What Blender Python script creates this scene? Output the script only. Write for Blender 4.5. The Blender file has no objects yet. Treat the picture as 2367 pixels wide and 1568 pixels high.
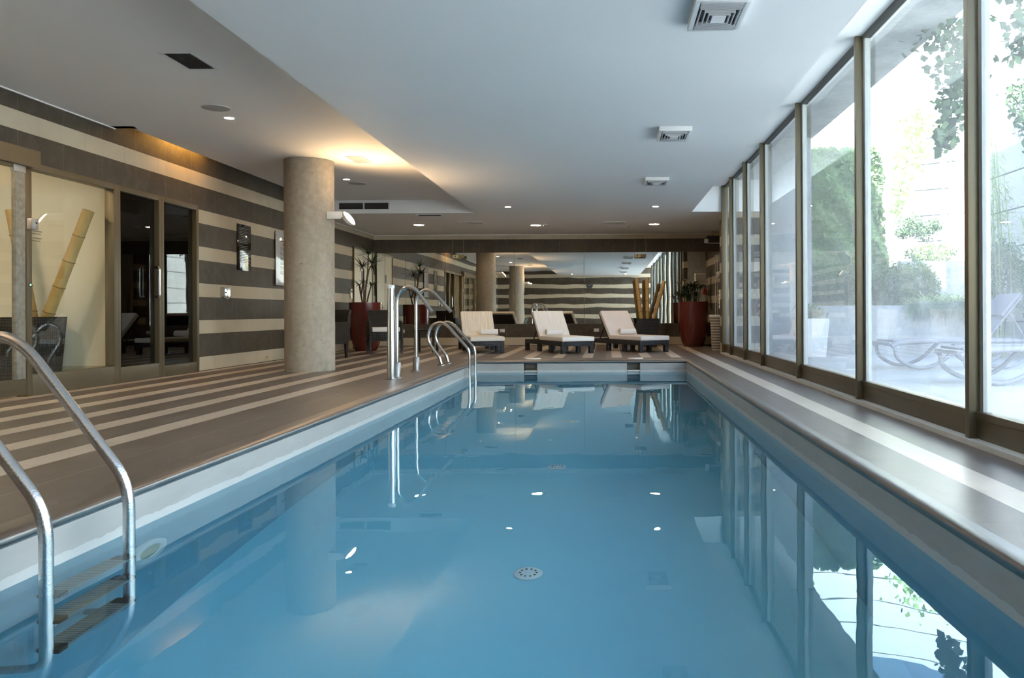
import bpy, bmesh, math, random
from mathutils import Vector, Matrix
PI = math.pi
R = math.radians
SC = bpy.context.scene
C = SC.collection

# ------------------------------------------------------------------ camera
FPX, VPX, VPY, ROLL = 1867.0, 1406.0, 722.5, 0.0048
EYE = 0.735
cd = bpy.data.cameras.new('camera')
cam = bpy.data.objects.new('camera', cd)
C.objects.link(cam)
cam.location = (0, 0, EYE)
cam.rotation_euler = (Matrix.Rotation(PI/2, 3, 'X') @ Matrix.Rotation(-ROLL, 3, 'Z')).to_euler()
cd.sensor_fit = 'HORIZONTAL'
cd.sensor_width = 36.0
cd.lens = FPX / 2367.0 * 36.0
cd.shift_x = -(VPX - 1183.5) / 2367.0
cd.shift_y = -(784.0 - VPY) / 2367.0
cd.clip_start = 0.05
cd.clip_end = 300
SC.camera = cam

# ------------------------------------------------------------------ world, sun, exposure
w = bpy.data.worlds.new('world')
SC.world = w
w.use_nodes = True
wn = w.node_tree
sky = wn.nodes.new('ShaderNodeTexSky')
sky.sky_type = 'NISHITA'
sky.sun_disc = False
sky.sun_elevation = R(48)
sky.sun_rotation = R(225)
sky.dust_density = 0.3
wn.links.new(sky.outputs[0], wn.nodes['Background'].inputs[0])
wn.nodes['Background'].inputs[1].default_value = 0.75
sd = bpy.data.lights.new('sun', 'SUN')
sd.energy = 46.0
sd.angle = R(0.6)
sd.color = (0.86, 0.93, 1.0)
sun = bpy.data.objects.new('sun', sd)
C.objects.link(sun)
SUNDIR = Vector((-0.45, -0.45, 0.77)).normalized()
sun.rotation_euler = SUNDIR.to_track_quat('Z', 'Y').to_euler()
SC.view_settings.view_transform = 'Standard'
SC.view_settings.look = 'None'
SC.view_settings.exposure = 1.1
SC.view_settings.gamma = 1.0
SC.view_settings.use_curve_mapping = False
cy = SC.cycles
cy.use_denoising = True
cy.max_bounces = 9
cy.diffuse_bounces = 5
cy.glossy_bounces = 5
cy.transmission_bounces = 6
cy.transparent_max_bounces = 16
cy.caustics_reflective = True
cy.caustics_refractive = True
cy.sample_clamp_indirect = 6.0
cy.sample_clamp_direct = 0.0
cy.blur_glossy = 0.3

# ------------------------------------------------------------------ materials
class NT:
    def __init__(s, name):
        s.m = bpy.data.materials.new(name); s.m.use_nodes = True
        s.t = s.m.node_tree; s.b = s.t.nodes['Principled BSDF']; s.o = s.t.nodes['Material Output']
    def n(s, ty, **k):
        x = s.t.nodes.new(ty)
        for a, v in k.items(): setattr(x, a, v)
        return x
    def l(s, a, b): s.t.links.new(a, b)
    def math(s, op, a, b=None, c=None):
        x = s.n('ShaderNodeMath', operation=op)
        for i, v in enumerate((a, b, c)):
            if v is None: continue
            if hasattr(v, 'links'): s.l(v, x.inputs[i])
            else: x.inputs[i].default_value = v
        return x.outputs[0]
    def mix(s, f, a, b):
        x = s.n('ShaderNodeMix', data_type='RGBA')
        for i, v in ((0, f), (6, a), (7, b)):
            if hasattr(v, 'links'): s.l(v, x.inputs[i])
            elif i == 0: x.inputs[0].default_value = v
            else: x.inputs[i].default_value = (*v, 1)
        return x.outputs[2]
    def pos(s, obj=False):
        if obj:
            g = s.n('ShaderNodeTexCoord').outputs['Object']
        else:
            g = s.n('ShaderNodeNewGeometry').outputs['Position']
        return g
    def xyz(s, obj=False):
        p = s.pos(obj); q = s.n('ShaderNodeSeparateXYZ'); s.l(p, q.inputs[0])
        return p, q.outputs
    def noise(s, vec, scale, detail=3, rough=.55, stretch=None):
        if stretch:
            mp = s.n('ShaderNodeMapping'); mp.inputs['Scale'].default_value = stretch
            s.l(vec, mp.inputs[0]); vec = mp.outputs[0]
        x = s.n('ShaderNodeTexNoise'); x.inputs['Scale'].default_value = scale
        x.inputs['Detail'].default_value = detail; x.inputs['Roughness'].default_value = rough
        s.l(vec, x.inputs['Vector']); return x.outputs[0]
    def cn(s, v, a=.34, b=.66):
        x = s.n('ShaderNodeMapRange'); x.inputs[1].default_value = a; x.inputs[2].default_value = b
        s.l(v, x.inputs[0]); return x.outputs[0]
    def bump(s, h, dist, strength=1.0):
        x = s.n('ShaderNodeBump'); x.inputs['Distance'].default_value = dist
        x.inputs['Strength'].default_value = strength; s.l(h, x.inputs['Height'])
        return x.outputs[0]
    def p(s, **k):
        for a, v in k.items():
            i = s.b.inputs[a.replace('_', ' ')]
            if hasattr(v, 'links'): s.l(v, i)
            elif isinstance(v, tuple): i.default_value = (*v, 1) if len(v) == 3 else v
            else: i.default_value = v
        return s.m

def plain(name, col, rough=.5, metal=0.0, var=.12, nscale=6, bump=0.0, bscale=60, spec=.5, stretch=None, coat=0.0):
    t = NT(name)
    p = t.pos(True)
    f = t.noise(p, nscale, 4, stretch=stretch)
    c = t.mix(f, tuple(max(0, x*(1-var)) for x in col), tuple(min(1, x*(1+var)) for x in col))
    t.p(Base_Color=c, Roughness=rough, Metallic=metal, Specular_IOR_Level=spec, Coat_Weight=coat)
    if bump: t.l(t.bump(t.noise(p, bscale, 3, stretch=stretch), bump), t.b.inputs['Normal'])
    return t.m

DARK, LIGHT = (.070, .058, .043), (.47, .405, .30)
FDARK, FLIGHT = (.124, .099, .084), (.51, .43, .35)
def tile_wall(name, axis, ph_d, ph_l, flip=False):
    """stone stripes: light 17.5 cm and dark 30 cm courses, 60 and 65 cm long tiles"""
    t = NT(name)
    p, o = t.xyz()
    u, z = o[axis], o[2]
    fz = t.math('FRACT', t.math('DIVIDE', t.math('SUBTRACT', z, .485-4.75), .475))
    islight = t.math('LESS_THAN', fz, .175/.475)
    jd = t.math('FRACT', t.math('DIVIDE', t.math('SUBTRACT', u, ph_d-60), .6))
    jl = t.math('FRACT', t.math('DIVIDE', t.math('SUBTRACT', u, ph_l-66), .66))
    gd = t.math('LESS_THAN', jd, .006); gl = t.math('LESS_THAN', jl, .0055)
    n1 = t.noise(p, 3.0, 5, .6); n2 = t.noise(p, 26, 4, .6)
    # tone differs a little from tile to tile
    wn_ = t.n('ShaderNodeTexWhiteNoise', noise_dimensions='2D'); cb = t.n('ShaderNodeCombineXYZ')
    t.l(t.math('FLOOR', t.math('DIVIDE', t.math('SUBTRACT', u, ph_d-60), .6)), cb.inputs[0])
    t.l(t.math('FLOOR', t.math('DIVIDE', z, .475)), cb.inputs[1]); t.l(cb.outputs[0], wn_.inputs['Vector'])
    tone = t.math('ADD', t.math('MULTIPLY', t.cn(n1), .65), t.math('MULTIPLY', wn_.outputs[0], .35))
    dk = t.mix(tone, tuple(x*.72 for x in DARK), tuple(x*1.25 for x in DARK))
    n4 = t.noise(p, 9, 6, .7)
    dk = t.mix(t.math('MULTIPLY', t.math('GREATER_THAN', n4, .54), .28), dk, tuple(x*1.9 for x in DARK)); dk = t.mix(t.math('MULTIPLY', n2, .5), dk, tuple(x*.9 for x in DARK))
    lt = t.mix(tone, tuple(x*.9 for x in LIGHT), tuple(x*1.06 for x in LIGHT))
    dk = t.mix(gd, dk, (.17, .15, .125)); lt = t.mix(gl, lt, (.30, .27, .22))
    t.p(Base_Color=t.mix(islight, dk, lt), Roughness=.58, Specular_IOR_Level=.22)
    t.l(t.bump(n2, .002), t.b.inputs['Normal'])
    return t.m

def tile_floor(name, stripes, yjoint=0.3, darkcol=FDARK, rough=.42, xj=(), yj=()):
    """stripes: list of (x0, x1) light rows"""
    t = NT(name)
    p, o = t.xyz()
    x, y = o[0], o[1]
    f = None
    for a, b in stripes:
        g = t.math('MULTIPLY', t.math('GREATER_THAN', x, a), t.math('LESS_THAN', x, b))
        f = g if f is None else t.math('MAXIMUM', f, g)
    n1 = t.noise(p, 2.2, 5, .6); n2 = t.noise(p, 14, 5, .65, stretch=(1, .35, 1)); n3 = t.noise(p, 90, 3, .6)
    mixn = t.math('ADD', t.math('MULTIPLY', t.cn(n1), .3), t.math('MULTIPLY', t.cn(n2), .7))
    dk = t.mix(mixn, tuple(c*.68 for c in darkcol), tuple(c*1.4 for c in darkcol))
    lt = t.mix(mixn, tuple(c*.86 for c in FLIGHT), tuple(c*1.06 for c in FLIGHT))
    jy = t.math('LESS_THAN', t.math('FRACT', t.math('DIVIDE', t.math('ADD', y, 60.2), .6)), .006)
    jl = t.math('LESS_THAN', t.math('FRACT', t.math('DIVIDE', t.math('ADD', y, 65.35), .66)), .006)
    dk = t.mix(jy, dk, tuple(c*.6 for c in darkcol)); lt = t.mix(jl, lt, (.33, .28, .22))
    col = t.mix(f, dk, lt) if f is not None else dk
    for a in xj:
        g = t.math('LESS_THAN', t.math('ABSOLUTE', t.math('SUBTRACT', x, a)), .0022)
        col = t.mix(g, col, (.34, .30, .26))
    for a in yj:
        g = t.math('LESS_THAN', t.math('ABSOLUTE', t.math('SUBTRACT', y, a)), .003)
        col = t.mix(g, col, (.2, .18, .15))
    rg = t.math('ADD', t.math('MULTIPLY', n2, .18), rough-.09)
    t.p(Base_Color=col, Roughness=rg, Specular_IOR_Level=.5)
    t.l(t.bump(t.math('ADD', t.math('MULTIPLY', n2, .7), t.math('MULTIPLY', n3, .3)), .0022), t.b.inputs['Normal'])
    return t.m

def glass_mat(name, tint=(.96, .98, .97), dirt=0.0, refl=1.0, dirtcol=(.8, .84, .9)):
    t = NT(name)
    tr = t.n('ShaderNodeBsdfTransparent'); tr.inputs[0].default_value = (*tint, 1)
    gl = t.n('ShaderNodeBsdfGlossy'); gl.inputs['Roughness'].default_value = 0.0
    lw = t.n('ShaderNodeLayerWeight'); lw.inputs[0].default_value = .5
    f = t.math('ADD', t.math('MULTIPLY', t.math('POWER', lw.outputs['Facing'], 5.0), .93*refl), .045*refl)
    mx = t.n('ShaderNodeMixShader'); t.l(f, mx.inputs[0]); t.l(tr.outputs[0], mx.inputs[1]); t.l(gl.outputs[0], mx.inputs[2])
    out = mx.outputs[0]
    if dirt:
        p, o = t.xyz()
        df = t.n('ShaderNodeBsdfTranslucent'); df.inputs[0].default_value = (*dirtcol, 1)
        n = t.noise(p, 5, 5, .65); n2 = t.noise(p, 60, 2)
        low = t.math('SUBTRACT', 1.25, t.math('MULTIPLY', o[2], .45))
        low.node.use_clamp = True
        g = t.math('MULTIPLY', t.math('MULTIPLY', t.math('ADD', n, t.math('MULTIPLY', n2, .4)), dirt), low)
        m2 = t.n('ShaderNodeMixShader'); t.l(g, m2.inputs[0]); t.l(out, m2.inputs[1]); t.l(df.outputs[0], m2.inputs[2]); out = m2.outputs[0]
    t.l(out, t.o.inputs[0]); t.t.nodes.remove(t.b)
    return t.m

def emit(name, col, strength):
    t = NT(name)
    t.p(Base_Color=(.9, .9, .9), Emission_Color=col, Emission_Strength=strength)
    return t.m

M = {}
M['wall_l'] = tile_wall('striped_stone_side', 1, 7.188, 7.454)
M['wall_b'] = tile_wall('striped_stone_back', 0, -3.486, -1.87)
sl = [(-2.87-.4655*k-.088, -2.87-.4655*k+.088) for k in range(6)]
M['floor_l'] = tile_floor('floor_tiles_left', sl, xj=(-2.473,))
sf = [(1.589-.4835*k-.086, 1.589-.4835*k+.086) for k in range(1, 9)]
M['floor_f'] = tile_floor('floor_tiles_far', sf)
M['floor_d'] = tile_floor('floor_tiles_dark', [], yj=(12.78,))
M['floor_r'] = tile_floor('floor_tiles_right', [(1.503, 1.675)], rough=.34)
M['ceil'] = plain('ceiling_paint', (.74, .74, .74), .75, var=.02, nscale=1.2, bump=.0006, bscale=200)
M['white'] = plain('white_paint', (.80, .79, .76), .5, var=.03)
M['roomwall'] = plain('white_plaster', (.80, .77, .70), .8, var=.03, nscale=2)
def concrete(name, col, streak=True, k=1.0):
    t = NT(name); p, o = t.xyz()
    n = t.noise(p, 2.2, 6, .6, stretch=(1, 1, .22)); m2 = t.noise(p, 14, 5, .65); m3 = t.noise(p, 60, 2)
    f = t.math('ADD', t.math('MULTIPLY', t.cn(n), .6), t.math('MULTIPLY', t.cn(m2), .4))
    c = t.mix(f, tuple(x*.68 for x in col), tuple(min(.95, x*1.22) for x in col))
    pit = t.math('GREATER_THAN', t.noise(p, 34, 1), .76)
    c = t.mix(pit, c, tuple(x*.45 for x in col))
    t.p(Base_Color=c, Roughness=.8)
    t.l(t.bump(t.math('ADD', m2, t.math('MULTIPLY', m3, .4)), .002), t.b.inputs['Normal'])
    return t.m
M['column'] = concrete('column_concrete', (.36, .315, .255))
M['conc_out'] = concrete('outdoor_concrete', (.40, .41, .41))
def joint_conc(name, col):
    t = NT(name); p, o = t.xyz()
    n = t.noise(p, 1.3, 6, .6, stretch=(1, 1, .4)); m2 = t.noise(p, 14, 5, .65)
    c = t.mix(t.math('ADD', t.math('MULTIPLY', n, .6), t.math('MULTIPLY', m2, .4)), tuple(x*.8 for x in col), tuple(min(.95, x*1.15) for x in col))
    j = t.math('LESS_THAN', t.math('FRACT', t.math('DIVIDE', t.math('ADD', o[2], 10.0), .62)), .04)
    c = t.mix(j, c, tuple(x*.12 for x in col))
    t.p(Base_Color=c, Roughness=.85)
    return t.m
M['conc_joint'] = joint_conc('board_marked_concrete', (.62, .61, .58))
M['terrace'] = plain('terrace_concrete', (.35, .35, .345), .8, var=.16, nscale=3, bump=.002, bscale=30)
M['bronze'] = plain('bronze_aluminium', (.145, .118, .075), .4, metal=.6, var=.06, nscale=3)
M['bronze_dk'] = plain('dark_bronze_seal', (.03, .028, .025), .5)
M['steel_patchy'] = plain('patchy_steel', (.30, .28, .24), .45, metal=.6, var=.6, nscale=22)  # steel with a strongly patchy tone in its colour
M['steel'] = plain('polished_steel', (.62, .62, .62), .16, metal=1.0, var=.03)
M['steel_wet'] = plain('splashed_steel', (.55, .54, .53), .22, metal=1.0, var=.18, nscale=120, bump=.0008, bscale=160)
M['rim'] = plain('brushed_steel_coping', (.27, .26, .255), .42, metal=1.0, var=.1, nscale=8, bump=.0004, bscale=90)
M['black'] = plain('black_plastic', (.018, .018, .02), .5)
M['grille'] = plain('dark_grille', (.035, .032, .032), .6)
M['vent_w'] = plain('vent_white', (.66, .66, .66), .5)
M['vent_g'] = plain('vent_grey', (.42, .43, .44), .5)
M['speaker'] = plain('speaker_mesh', (.33, .34, .34), .7, bump=.001, bscale=400)
M['cap'] = plain('white_plastic', (.78, .78, .76), .4)
M['alu'] = plain('dull_aluminium', (.42, .42, .42), .42, metal=.8)
M['socket'] = plain('socket_metal', (.50, .48, .43), .35, metal=.5)
M['pot'] = plain('oxblood_glaze', (.115, .022, .018), .22, var=.1, coat=.3)
M['soil'] = plain('potting_soil', (.035, .026, .018), .95, bump=.01, bscale=40)
M['clock'] = M['black']
M['red'] = plain('extinguisher_red', (.42, .02, .015), .3)
M['brass'] = plain('brass', (.55, .42, .17), .3, metal=1.0)
M['bamboo'] = None
def bamboo_mat():
    t = NT('bamboo_cane'); p = t.pos(True)
    n = t.noise(p, 5, 4, stretch=(3, 3, .5)); n2 = t.noise(p, 40, 3, stretch=(3, 3, .15))
    c = t.mix(n, (.40, .25, .09), (.62, .44, .19)); c = t.mix(t.math('MULTIPLY', n2, .35), c, (.30, .19, .08))
    t.p(Base_Color=c, Roughness=.45)
    return t.m
M['bamboo'] = bamboo_mat()
M['bamboo_node'] = plain('bamboo_node', (.16, .10, .04), .6)
def wicker_mat(name, c1, c2, sc=1.0):
    t = NT(name); p, o = t.xyz(True)
    s = 85*sc
    a = t.math('ADD', t.math('ADD', o[0], o[1]), o[2]); b = t.math('SUBTRACT', t.math('SUBTRACT', o[2], o[0]), o[1])
    w1 = t.math('SINE', t.math('MULTIPLY', a, s*2)); w2 = t.math('SINE', t.math('MULTIPLY', b, s*2))
    h = t.math('ADD', t.math('MULTIPLY', t.math('MULTIPLY', w1, w2), .5), .5)
    t.p(Base_Color=t.mix(h, c1, c2), Roughness=.55, Specular_IOR_Level=.3)
    t.l(t.bump(h, .004), t.b.inputs['Normal'])
    return t.m
M['wicker'] = wicker_mat('dark_wicker', (.008, .006, .005), (.035, .028, .022), .5)
M['wicker_blue'] = wicker_mat('charcoal_wicker', (.010, .011, .013), (.045, .048, .056), .6)
def fabric(name, col, fold=0.0, axis='x'):
    t = NT(name); p, o = t.xyz(True)
    fine = t.noise(p, 260, 2); big = t.noise(p, 3, 3)
    c = t.mix(big, tuple(x*.93 for x in col), tuple(min(1, x*1.05) for x in col))
    t.p(Base_Color=c, Roughness=.85, Specular_IOR_Level=.2)
    if fold:
        fo = t.noise(p, 1.0, 2, .5, stretch=(16, 2.2, 2.2))
        gate = t.math('GREATER_THAN', o[1], 1.12)
        h = t.math('ADD', t.math('MULTIPLY', fine, .01), t.math('MULTIPLY', t.math('MULTIPLY', fo, gate), 1.0))
        t.l(t.bump(h, fold), t.b.inputs['Normal'])
    else:
        t.l(t.bump(fine, .0008), t.b.inputs['Normal'])
    return t.m
M['cush1'] = fabric('cushion_linen_folds', (.74, .68, .60), .045)
M['cush2'] = fabric('cushion_white_folds', (.83, .81, .78), .04)
M['cush3'] = fabric('cushion_pale_smooth', (.78, .72, .70))
M['chaircush'] = fabric('armchair_cushion', (.74, .68, .63))
M['towel'] = plain('white_terry', (.86, .85, .85), .95, var=.03, bump=.004, bscale=180)
M['mirror'] = None
def mirror_mat():
    t = NT('mirror_silver'); p = t.pos()
    n = t.noise(p, 1.0, 1, .4, stretch=(1.5, 1, 1.9)); n2 = t.noise(p, 5.5, 1, .4, stretch=(1.3, 1, .5))
    h = t.math('ADD', n, t.math('MULTIPLY', n2, .035))
    g = t.n('ShaderNodeBsdfGlossy'); g.inputs['Roughness'].default_value = 0; g.inputs[0].default_value = (.80, .80, .76, 1)
    t.l(t.bump(h, .0008), g.inputs['Normal']); t.l(g.outputs[0], t.o.inputs[0]); t.t.nodes.remove(t.b)
    return t.m
M['mirror'] = mirror_mat()
M['glass_in'] = glass_mat('door_glass', (.90, .93, .90), refl=1.3)
M['glass_dark'] = glass_mat('tinted_door_glass', (.34, .36, .35), refl=1.25)
M['glass_win'] = glass_mat('window_glass', (.95, .975, .965), dirt=.09)
M['plaque_dark'] = plain('black_glass_plaque', (.012, .013, .013), .05, var=.02, spec=.8)
M['plaque_light'] = plain('clear_acrylic_plaque', (.46, .46, .45), .08, var=.02, spec=.7)
M['ink'] = plain('printed_ink', (.03, .03, .035), .6)
M['door_w'] = plain('cream_door', (.66, .62, .48), .5, var=.03)
M['lamp_big'] = emit('lamp_disc', (1.0, .74, .46), 75)
M['lamp_small'] = emit('lamp_spot', (1.0, .72, .46), 200)
M['lamp_wall'] = emit('flood_lamp', (1.0, .66, .34), 330)
M['cove'] = emit('cove_tube', (1.0, .50, .10), 60)
M['roomlamp'] = emit('room_lamp', (1.0, .74, .48), 60)
M['sign_y'] = plain('sign_panel', (.55, .47, .25), .5)
M['glow_green'] = emit('green_indicator', (.05, .6, .35), .6)

def water_mat():
    t = NT('pool_water_surface'); p = t.pos()
    g = t.n('ShaderNodeBsdfGlass'); g.inputs['IOR'].default_value = 1.333; g.inputs['Roughness'].default_value = 0
    g.inputs[0].default_value = (.80, .95, 1.0, 1)
    n = t.noise(p, 2.3, 2, .4); n2 = t.noise(p, 9, 1, .4)
    t.l(t.bump(t.math('ADD', n, t.math('MULTIPLY', n2, .10)), .0011), g.inputs['Normal'])
    t.l(g.outputs[0], t.o.inputs[0]); t.t.nodes.remove(t.b)
    return t.m
M['water'] = water_mat()
def liner_wall():
    t = NT('pool_wall_panel'); p, o = t.xyz()
    n = t.noise(p, 2.0, 5, .6, stretch=(1, 1, 5)); n2 = t.noise(p, 9, 4, .6)
    above = t.mix(n, (.34, .32, .30), (.50, .48, .455))
    scum = t.math('MULTIPLY', t.math('LESS_THAN', o[2], t.math('ADD', t.math('MULTIPLY', t.noise(p, 10, 4, stretch=(1, 1, .1)), .035), -.167)),
                  t.math('GREATER_THAN', o[2], -.185))
    above = t.mix(t.math('MULTIPLY', scum, .35), above, (.80, .82, .80))
    under = t.mix(n2, (.19, .41, .51), (.24, .47, .57))
    isu = t.math('LESS_THAN', o[2], -.185)
    t.p(Base_Color=t.mix(isu, above, under), Roughness=t.math('SUBTRACT', .55, t.math('MULTIPLY', t.math('SUBTRACT', 1.0, isu), .1)), Metallic=t.math('MULTIPLY', t.math('SUBTRACT', 1.0, isu), .3))
    return t.m
M['poolwall'] = liner_wall()
M['poolfloor'] = plain('pool_floor_liner', (.28, .60, .72), .6, var=.05, nscale=.8)

def leafmat(name, c1, c2, tr=.25):
    t = NT(name); p = t.pos()
    n = t.noise(p, 9, 2, .6)
    c = t.mix(n, c1, c2)
    t.p(Base_Color=c, Roughness=.5)
    d = t.n('ShaderNodeBsdfTranslucent'); t.l(c, d.inputs[0])
    m = t.n('ShaderNodeMixShader'); m.inputs[0].default_value = tr
    t.l(t.b.outputs[0], m.inputs[1]); t.l(d.outputs[0], m.inputs[2]); t.l(m.outputs[0], t.o.inputs[0])
    return t.m
M['leaf_ivy'] = leafmat('ivy_leaf', (.07, .14, .035), (.36, .47, .20))
M['leaf_shrub'] = leafmat('shrub_leaf', (.07, .12, .035), (.24, .31, .11))
M['leaf_grey'] = leafmat('rosemary_leaf', (.08, .15, .07), (.22, .32, .17))
M['leaf_bright'] = leafmat('strap_leaf', (.18, .32, .08), (.38, .50, .18))
M['leaf_bamboo'] = leafmat('bamboo_leaf', (.20, .30, .08), (.40, .50, .20))
M['leaf_dark'] = leafmat('house_plant_leaf', (.012, .03, .012), (.04, .075, .03), .1)
M['leaf_deep'] = leafmat('deep_green_leaf', (.03, .065, .02), (.09, .14, .05), .1)
M['bark'] = plain('bark', (.12, .085, .055), .9, bump=.01, bscale=40)
M['resin'] = plain('grey_resin', (.13, .135, .165), .45)
M['sling'] = plain('grey_sling_fabric', (.12, .12, .155), .8, bump=.001, bscale=300)
M['pot_w'] = plain('white_planter', (.75, .75, .73), .6)
def basket_mat():
    t = NT('striped_basket'); p, o = t.xyz(True)
    f = t.math('GREATER_THAN', t.math('SINE', t.math('MULTIPLY', o[2], 2*PI/.052)), 0.0)
    n = t.noise(p, 60, 3)
    c = t.mix(f, (.20, .19, .17), (.60, .54, .45)); c = t.mix(t.math('MULTIPLY', n, .3), c, (.2, .17, .13))
    t.p(Base_Color=c, Roughness=.8)
    t.l(t.bump(t.math('SINE', t.math('MULTIPLY', o[2], 2*PI/.052)), .004), t.b.inputs['Normal'])
    return t.m
M['basket'] = basket_mat()

# ------------------------------------------------------------------ mesh builder
class MB:
    def __init__(s): s.v = []; s.f = []
    def add(s, vs, fs, mat=None):
        n = len(s.v)
        s.v += [tuple(mat @ Vector(v)) for v in vs] if mat is not None else [tuple(v) for v in vs]
        s.f += [tuple(i+n for i in f) for f in fs]; return s
    def box(s, x0, x1, y0, y1, z0, z1, mat=None):
        vs = [(x0,y0,z0),(x1,y0,z0),(x1,y1,z0),(x0,y1,z0),(x0,y0,z1),(x1,y0,z1),(x1,y1,z1),(x0,y1,z1)]
        return s.add(vs, [(0,3,2,1),(4,5,6,7),(0,1,5,4),(1,2,6,5),(2,3,7,6),(3,0,4,7)], mat)
    def prism(s, poly, axis, a, b, mat=None):
        """poly: list of 2-D points, extruded along axis from a to b"""
        n = len(poly)
        def P(q, t):
            return {0: (t, q[0], q[1]), 1: (q[0], t, q[1]), 2: (q[0], q[1], t)}[axis]
        vs = [P(q, a) for q in poly] + [P(q, b) for q in poly]
        fs = [tuple(range(n)), tuple(range(2*n-1, n-1, -1))] + [(i, i+n, (i+1) % n + n, (i+1) % n) for i in range(n)]
        return s.add(vs, fs, mat)
    def lathe(s, prof, seg=32, c=(0, 0, 0), mat=None, cap=True):
        vs = []; fs = []
        for r, z in prof:
            for k in range(seg):
                a = 2*PI*k/seg; vs.append((c[0]+r*math.cos(a), c[1]+r*math.sin(a), c[2]+z))
        for i in range(len(prof)-1):
            for k in range(seg):
                k2 = (k+1) % seg
                fs.append((i*seg+k, i*seg+k2, (i+1)*seg+k2, (i+1)*seg+k))
        if cap:
            fs.append(tuple(range(seg-1, -1, -1))); m = (len(prof)-1)*seg; fs.append(tuple(range(m, m+seg)))
        return s.add(vs, fs, mat)
    def cyl(s, a, b, r, r2=None, seg=16):
        return s.tube([a, b], r, seg, r2=r2)
    def tube(s, pts, r, seg=14, r2=None, smooth=0, radii=None):
        pts = [Vector(p) for p in pts]
        if smooth:
            pts = fillet(pts, smooth)
        n = len(pts)
        T = []
        for i in range(n):
            d = (pts[min(i+1, n-1)]-pts[max(i-1, 0)])
            T.append(d.normalized())
        up = Vector((0, 0, 1)) if abs(T[0].z) < .9 else Vector((1, 0, 0))
        nr = (up - T[0]*up.dot(T[0])).normalized()
        vs = []; fs = []
        for i in range(n):
            nr = (nr - T[i]*nr.dot(T[i])).normalized(); bn = T[i].cross(nr)
            rr = radii[i] if radii else (r if r2 is None else r+(r2-r)*i/(n-1))
            for k in range(seg):
                a = 2*PI*k/seg; vs.append(tuple(pts[i]+(nr*math.cos(a)+bn*math.sin(a))*rr))
        for i in range(n-1):
            for k in range(seg):
                k2 = (k+1) % seg; fs.append((i*seg+k, i*seg+k2, (i+1)*seg+k2, (i+1)*seg+k))
        fs.append(tuple(range(seg-1, -1, -1))); m = (n-1)*seg; fs.append(tuple(range(m, m+seg)))
        return s.add(vs, fs)
    def build(s, name, mat, parent=None, bevel=0.0, smooth=True, sub=0, ang=35, segs=2):
        me = bpy.data.meshes.new(name); me.from_pydata(s.v, [], s.f)
        bm = bmesh.new(); bm.from_mesh(me); bmesh.ops.recalc_face_normals(bm, faces=bm.faces)
        if bevel:
            es = [e for e in bm.edges if len(e.link_faces) == 2 and e.calc_face_angle(0) > .5]
            bmesh.ops.bevel(bm, geom=es, offset=bevel, segments=segs, profile=.6, affect='EDGES')
        bm.to_mesh(me); bm.free()
        if smooth:
            me.polygons.foreach_set('use_smooth', [True]*len(me.polygons)); me.set_sharp_from_angle(angle=R(ang))
        mats = mat if isinstance(mat, (list, tuple)) else [mat]
        for q in mats: me.materials.append(q)
        o = bpy.data.objects.new(name, me); C.objects.link(o)
        if parent is not None: o.parent = parent
        return o

def fillet(pts, r, n=7):
    out = [pts[0]]
    for i in range(1, len(pts)-1):
        p = pts[i]; a = pts[i-1]-p; b = pts[i+1]-p
        q = min(r, a.length*.49, b.length*.49)
        A = p+a.normalized()*q; B = p+b.normalized()*q
        for k in range(n+1):
            t = k/n; out.append(A*(1-t)**2+p*2*t*(1-t)+B*t*t)
    out.append(pts[-1]); return out

def tag(o, label=None, cat=None, group=None, kind=None):
    if label: o['label'] = label
    if cat: o['category'] = cat
    if group: o['group'] = group
    if kind: o['kind'] = kind
    return o
def thing(name, label=None, cat=None, loc=(0, 0, 0), rz=0, group=None, kind=None, rot=None):
    o = bpy.data.objects.new(name, None); C.objects.link(o); o.location = loc
    o.rotation_euler = rot if rot else (0, 0, rz); o.empty_display_size = .1
    return tag(o, label, cat, group, kind)
def struct(name, mb, mat, **k):
    o = mb.build(name, mat, smooth=k.pop('smooth', False), **k); o['kind'] = 'structure'; return o
def kids(o): return [c for c in bpy.data.objects if c.parent == o]
def dup(root, loc, rz=None, label=None, group=None):
    r = root.copy(); C.objects.link(r); r.location = loc
    if rz is not None: r.rotation_euler = (0, 0, rz)
    if label: r['label'] = label
    if group: r['group'] = group
    for ch in kids(root):
        c = ch.copy(); C.objects.link(c); c.parent = r
        for g in kids(ch):
            d = g.copy(); C.objects.link(d); d.parent = c
    return r

# ------------------------------------------------------------------ room shell
YB, YN = 18.1, -2.3          # far wall, near wall
XL, XR = -5.25, 2.0          # left wall, window line
ZL, ZC, ZP = 2.72, 2.49, 2.935
YS = 14.15                   # start of the lowered ceiling strip at the far end
PXL, PXR, PY0, PY1 = -2.03, 1.20, .55, 12.4
NOSE = .10
def floor_piece(mb_mats):
    v = []; f = []; mi = []
    for (x0, x1, y0, y1, k) in mb_mats:
        n = len(v); v.extend([(x0,y0,0),(x1,y0,0),(x1,y1,0),(x0,y1,0),(x0,y0,-.12),(x1,y0,-.12),(x1,y1,-.12),(x0,y1,-.12)])
        f.extend([(n,n+1,n+2,n+3),(n+7,n+6,n+5,n+4),(n,n+4,n+5,n+1),(n+1,n+5,n+6,n+2),(n+2,n+6,n+7,n+3),(n+3,n+7,n+4,n)]); mi.extend([k]*6)
    me = bpy.data.meshes.new('floor'); me.from_pydata(v, [], f)
    for q in (M['floor_l'], M['floor_f'], M['floor_d'], M['floor_r']): me.materials.append(q)
    me.polygons.foreach_set('material_index', mi)
    o = bpy.data.objects.new('floor', me); C.objects.link(o); o['kind'] = 'structure'
a, b = PXL-NOSE, PXR+NOSE*.6
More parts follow.
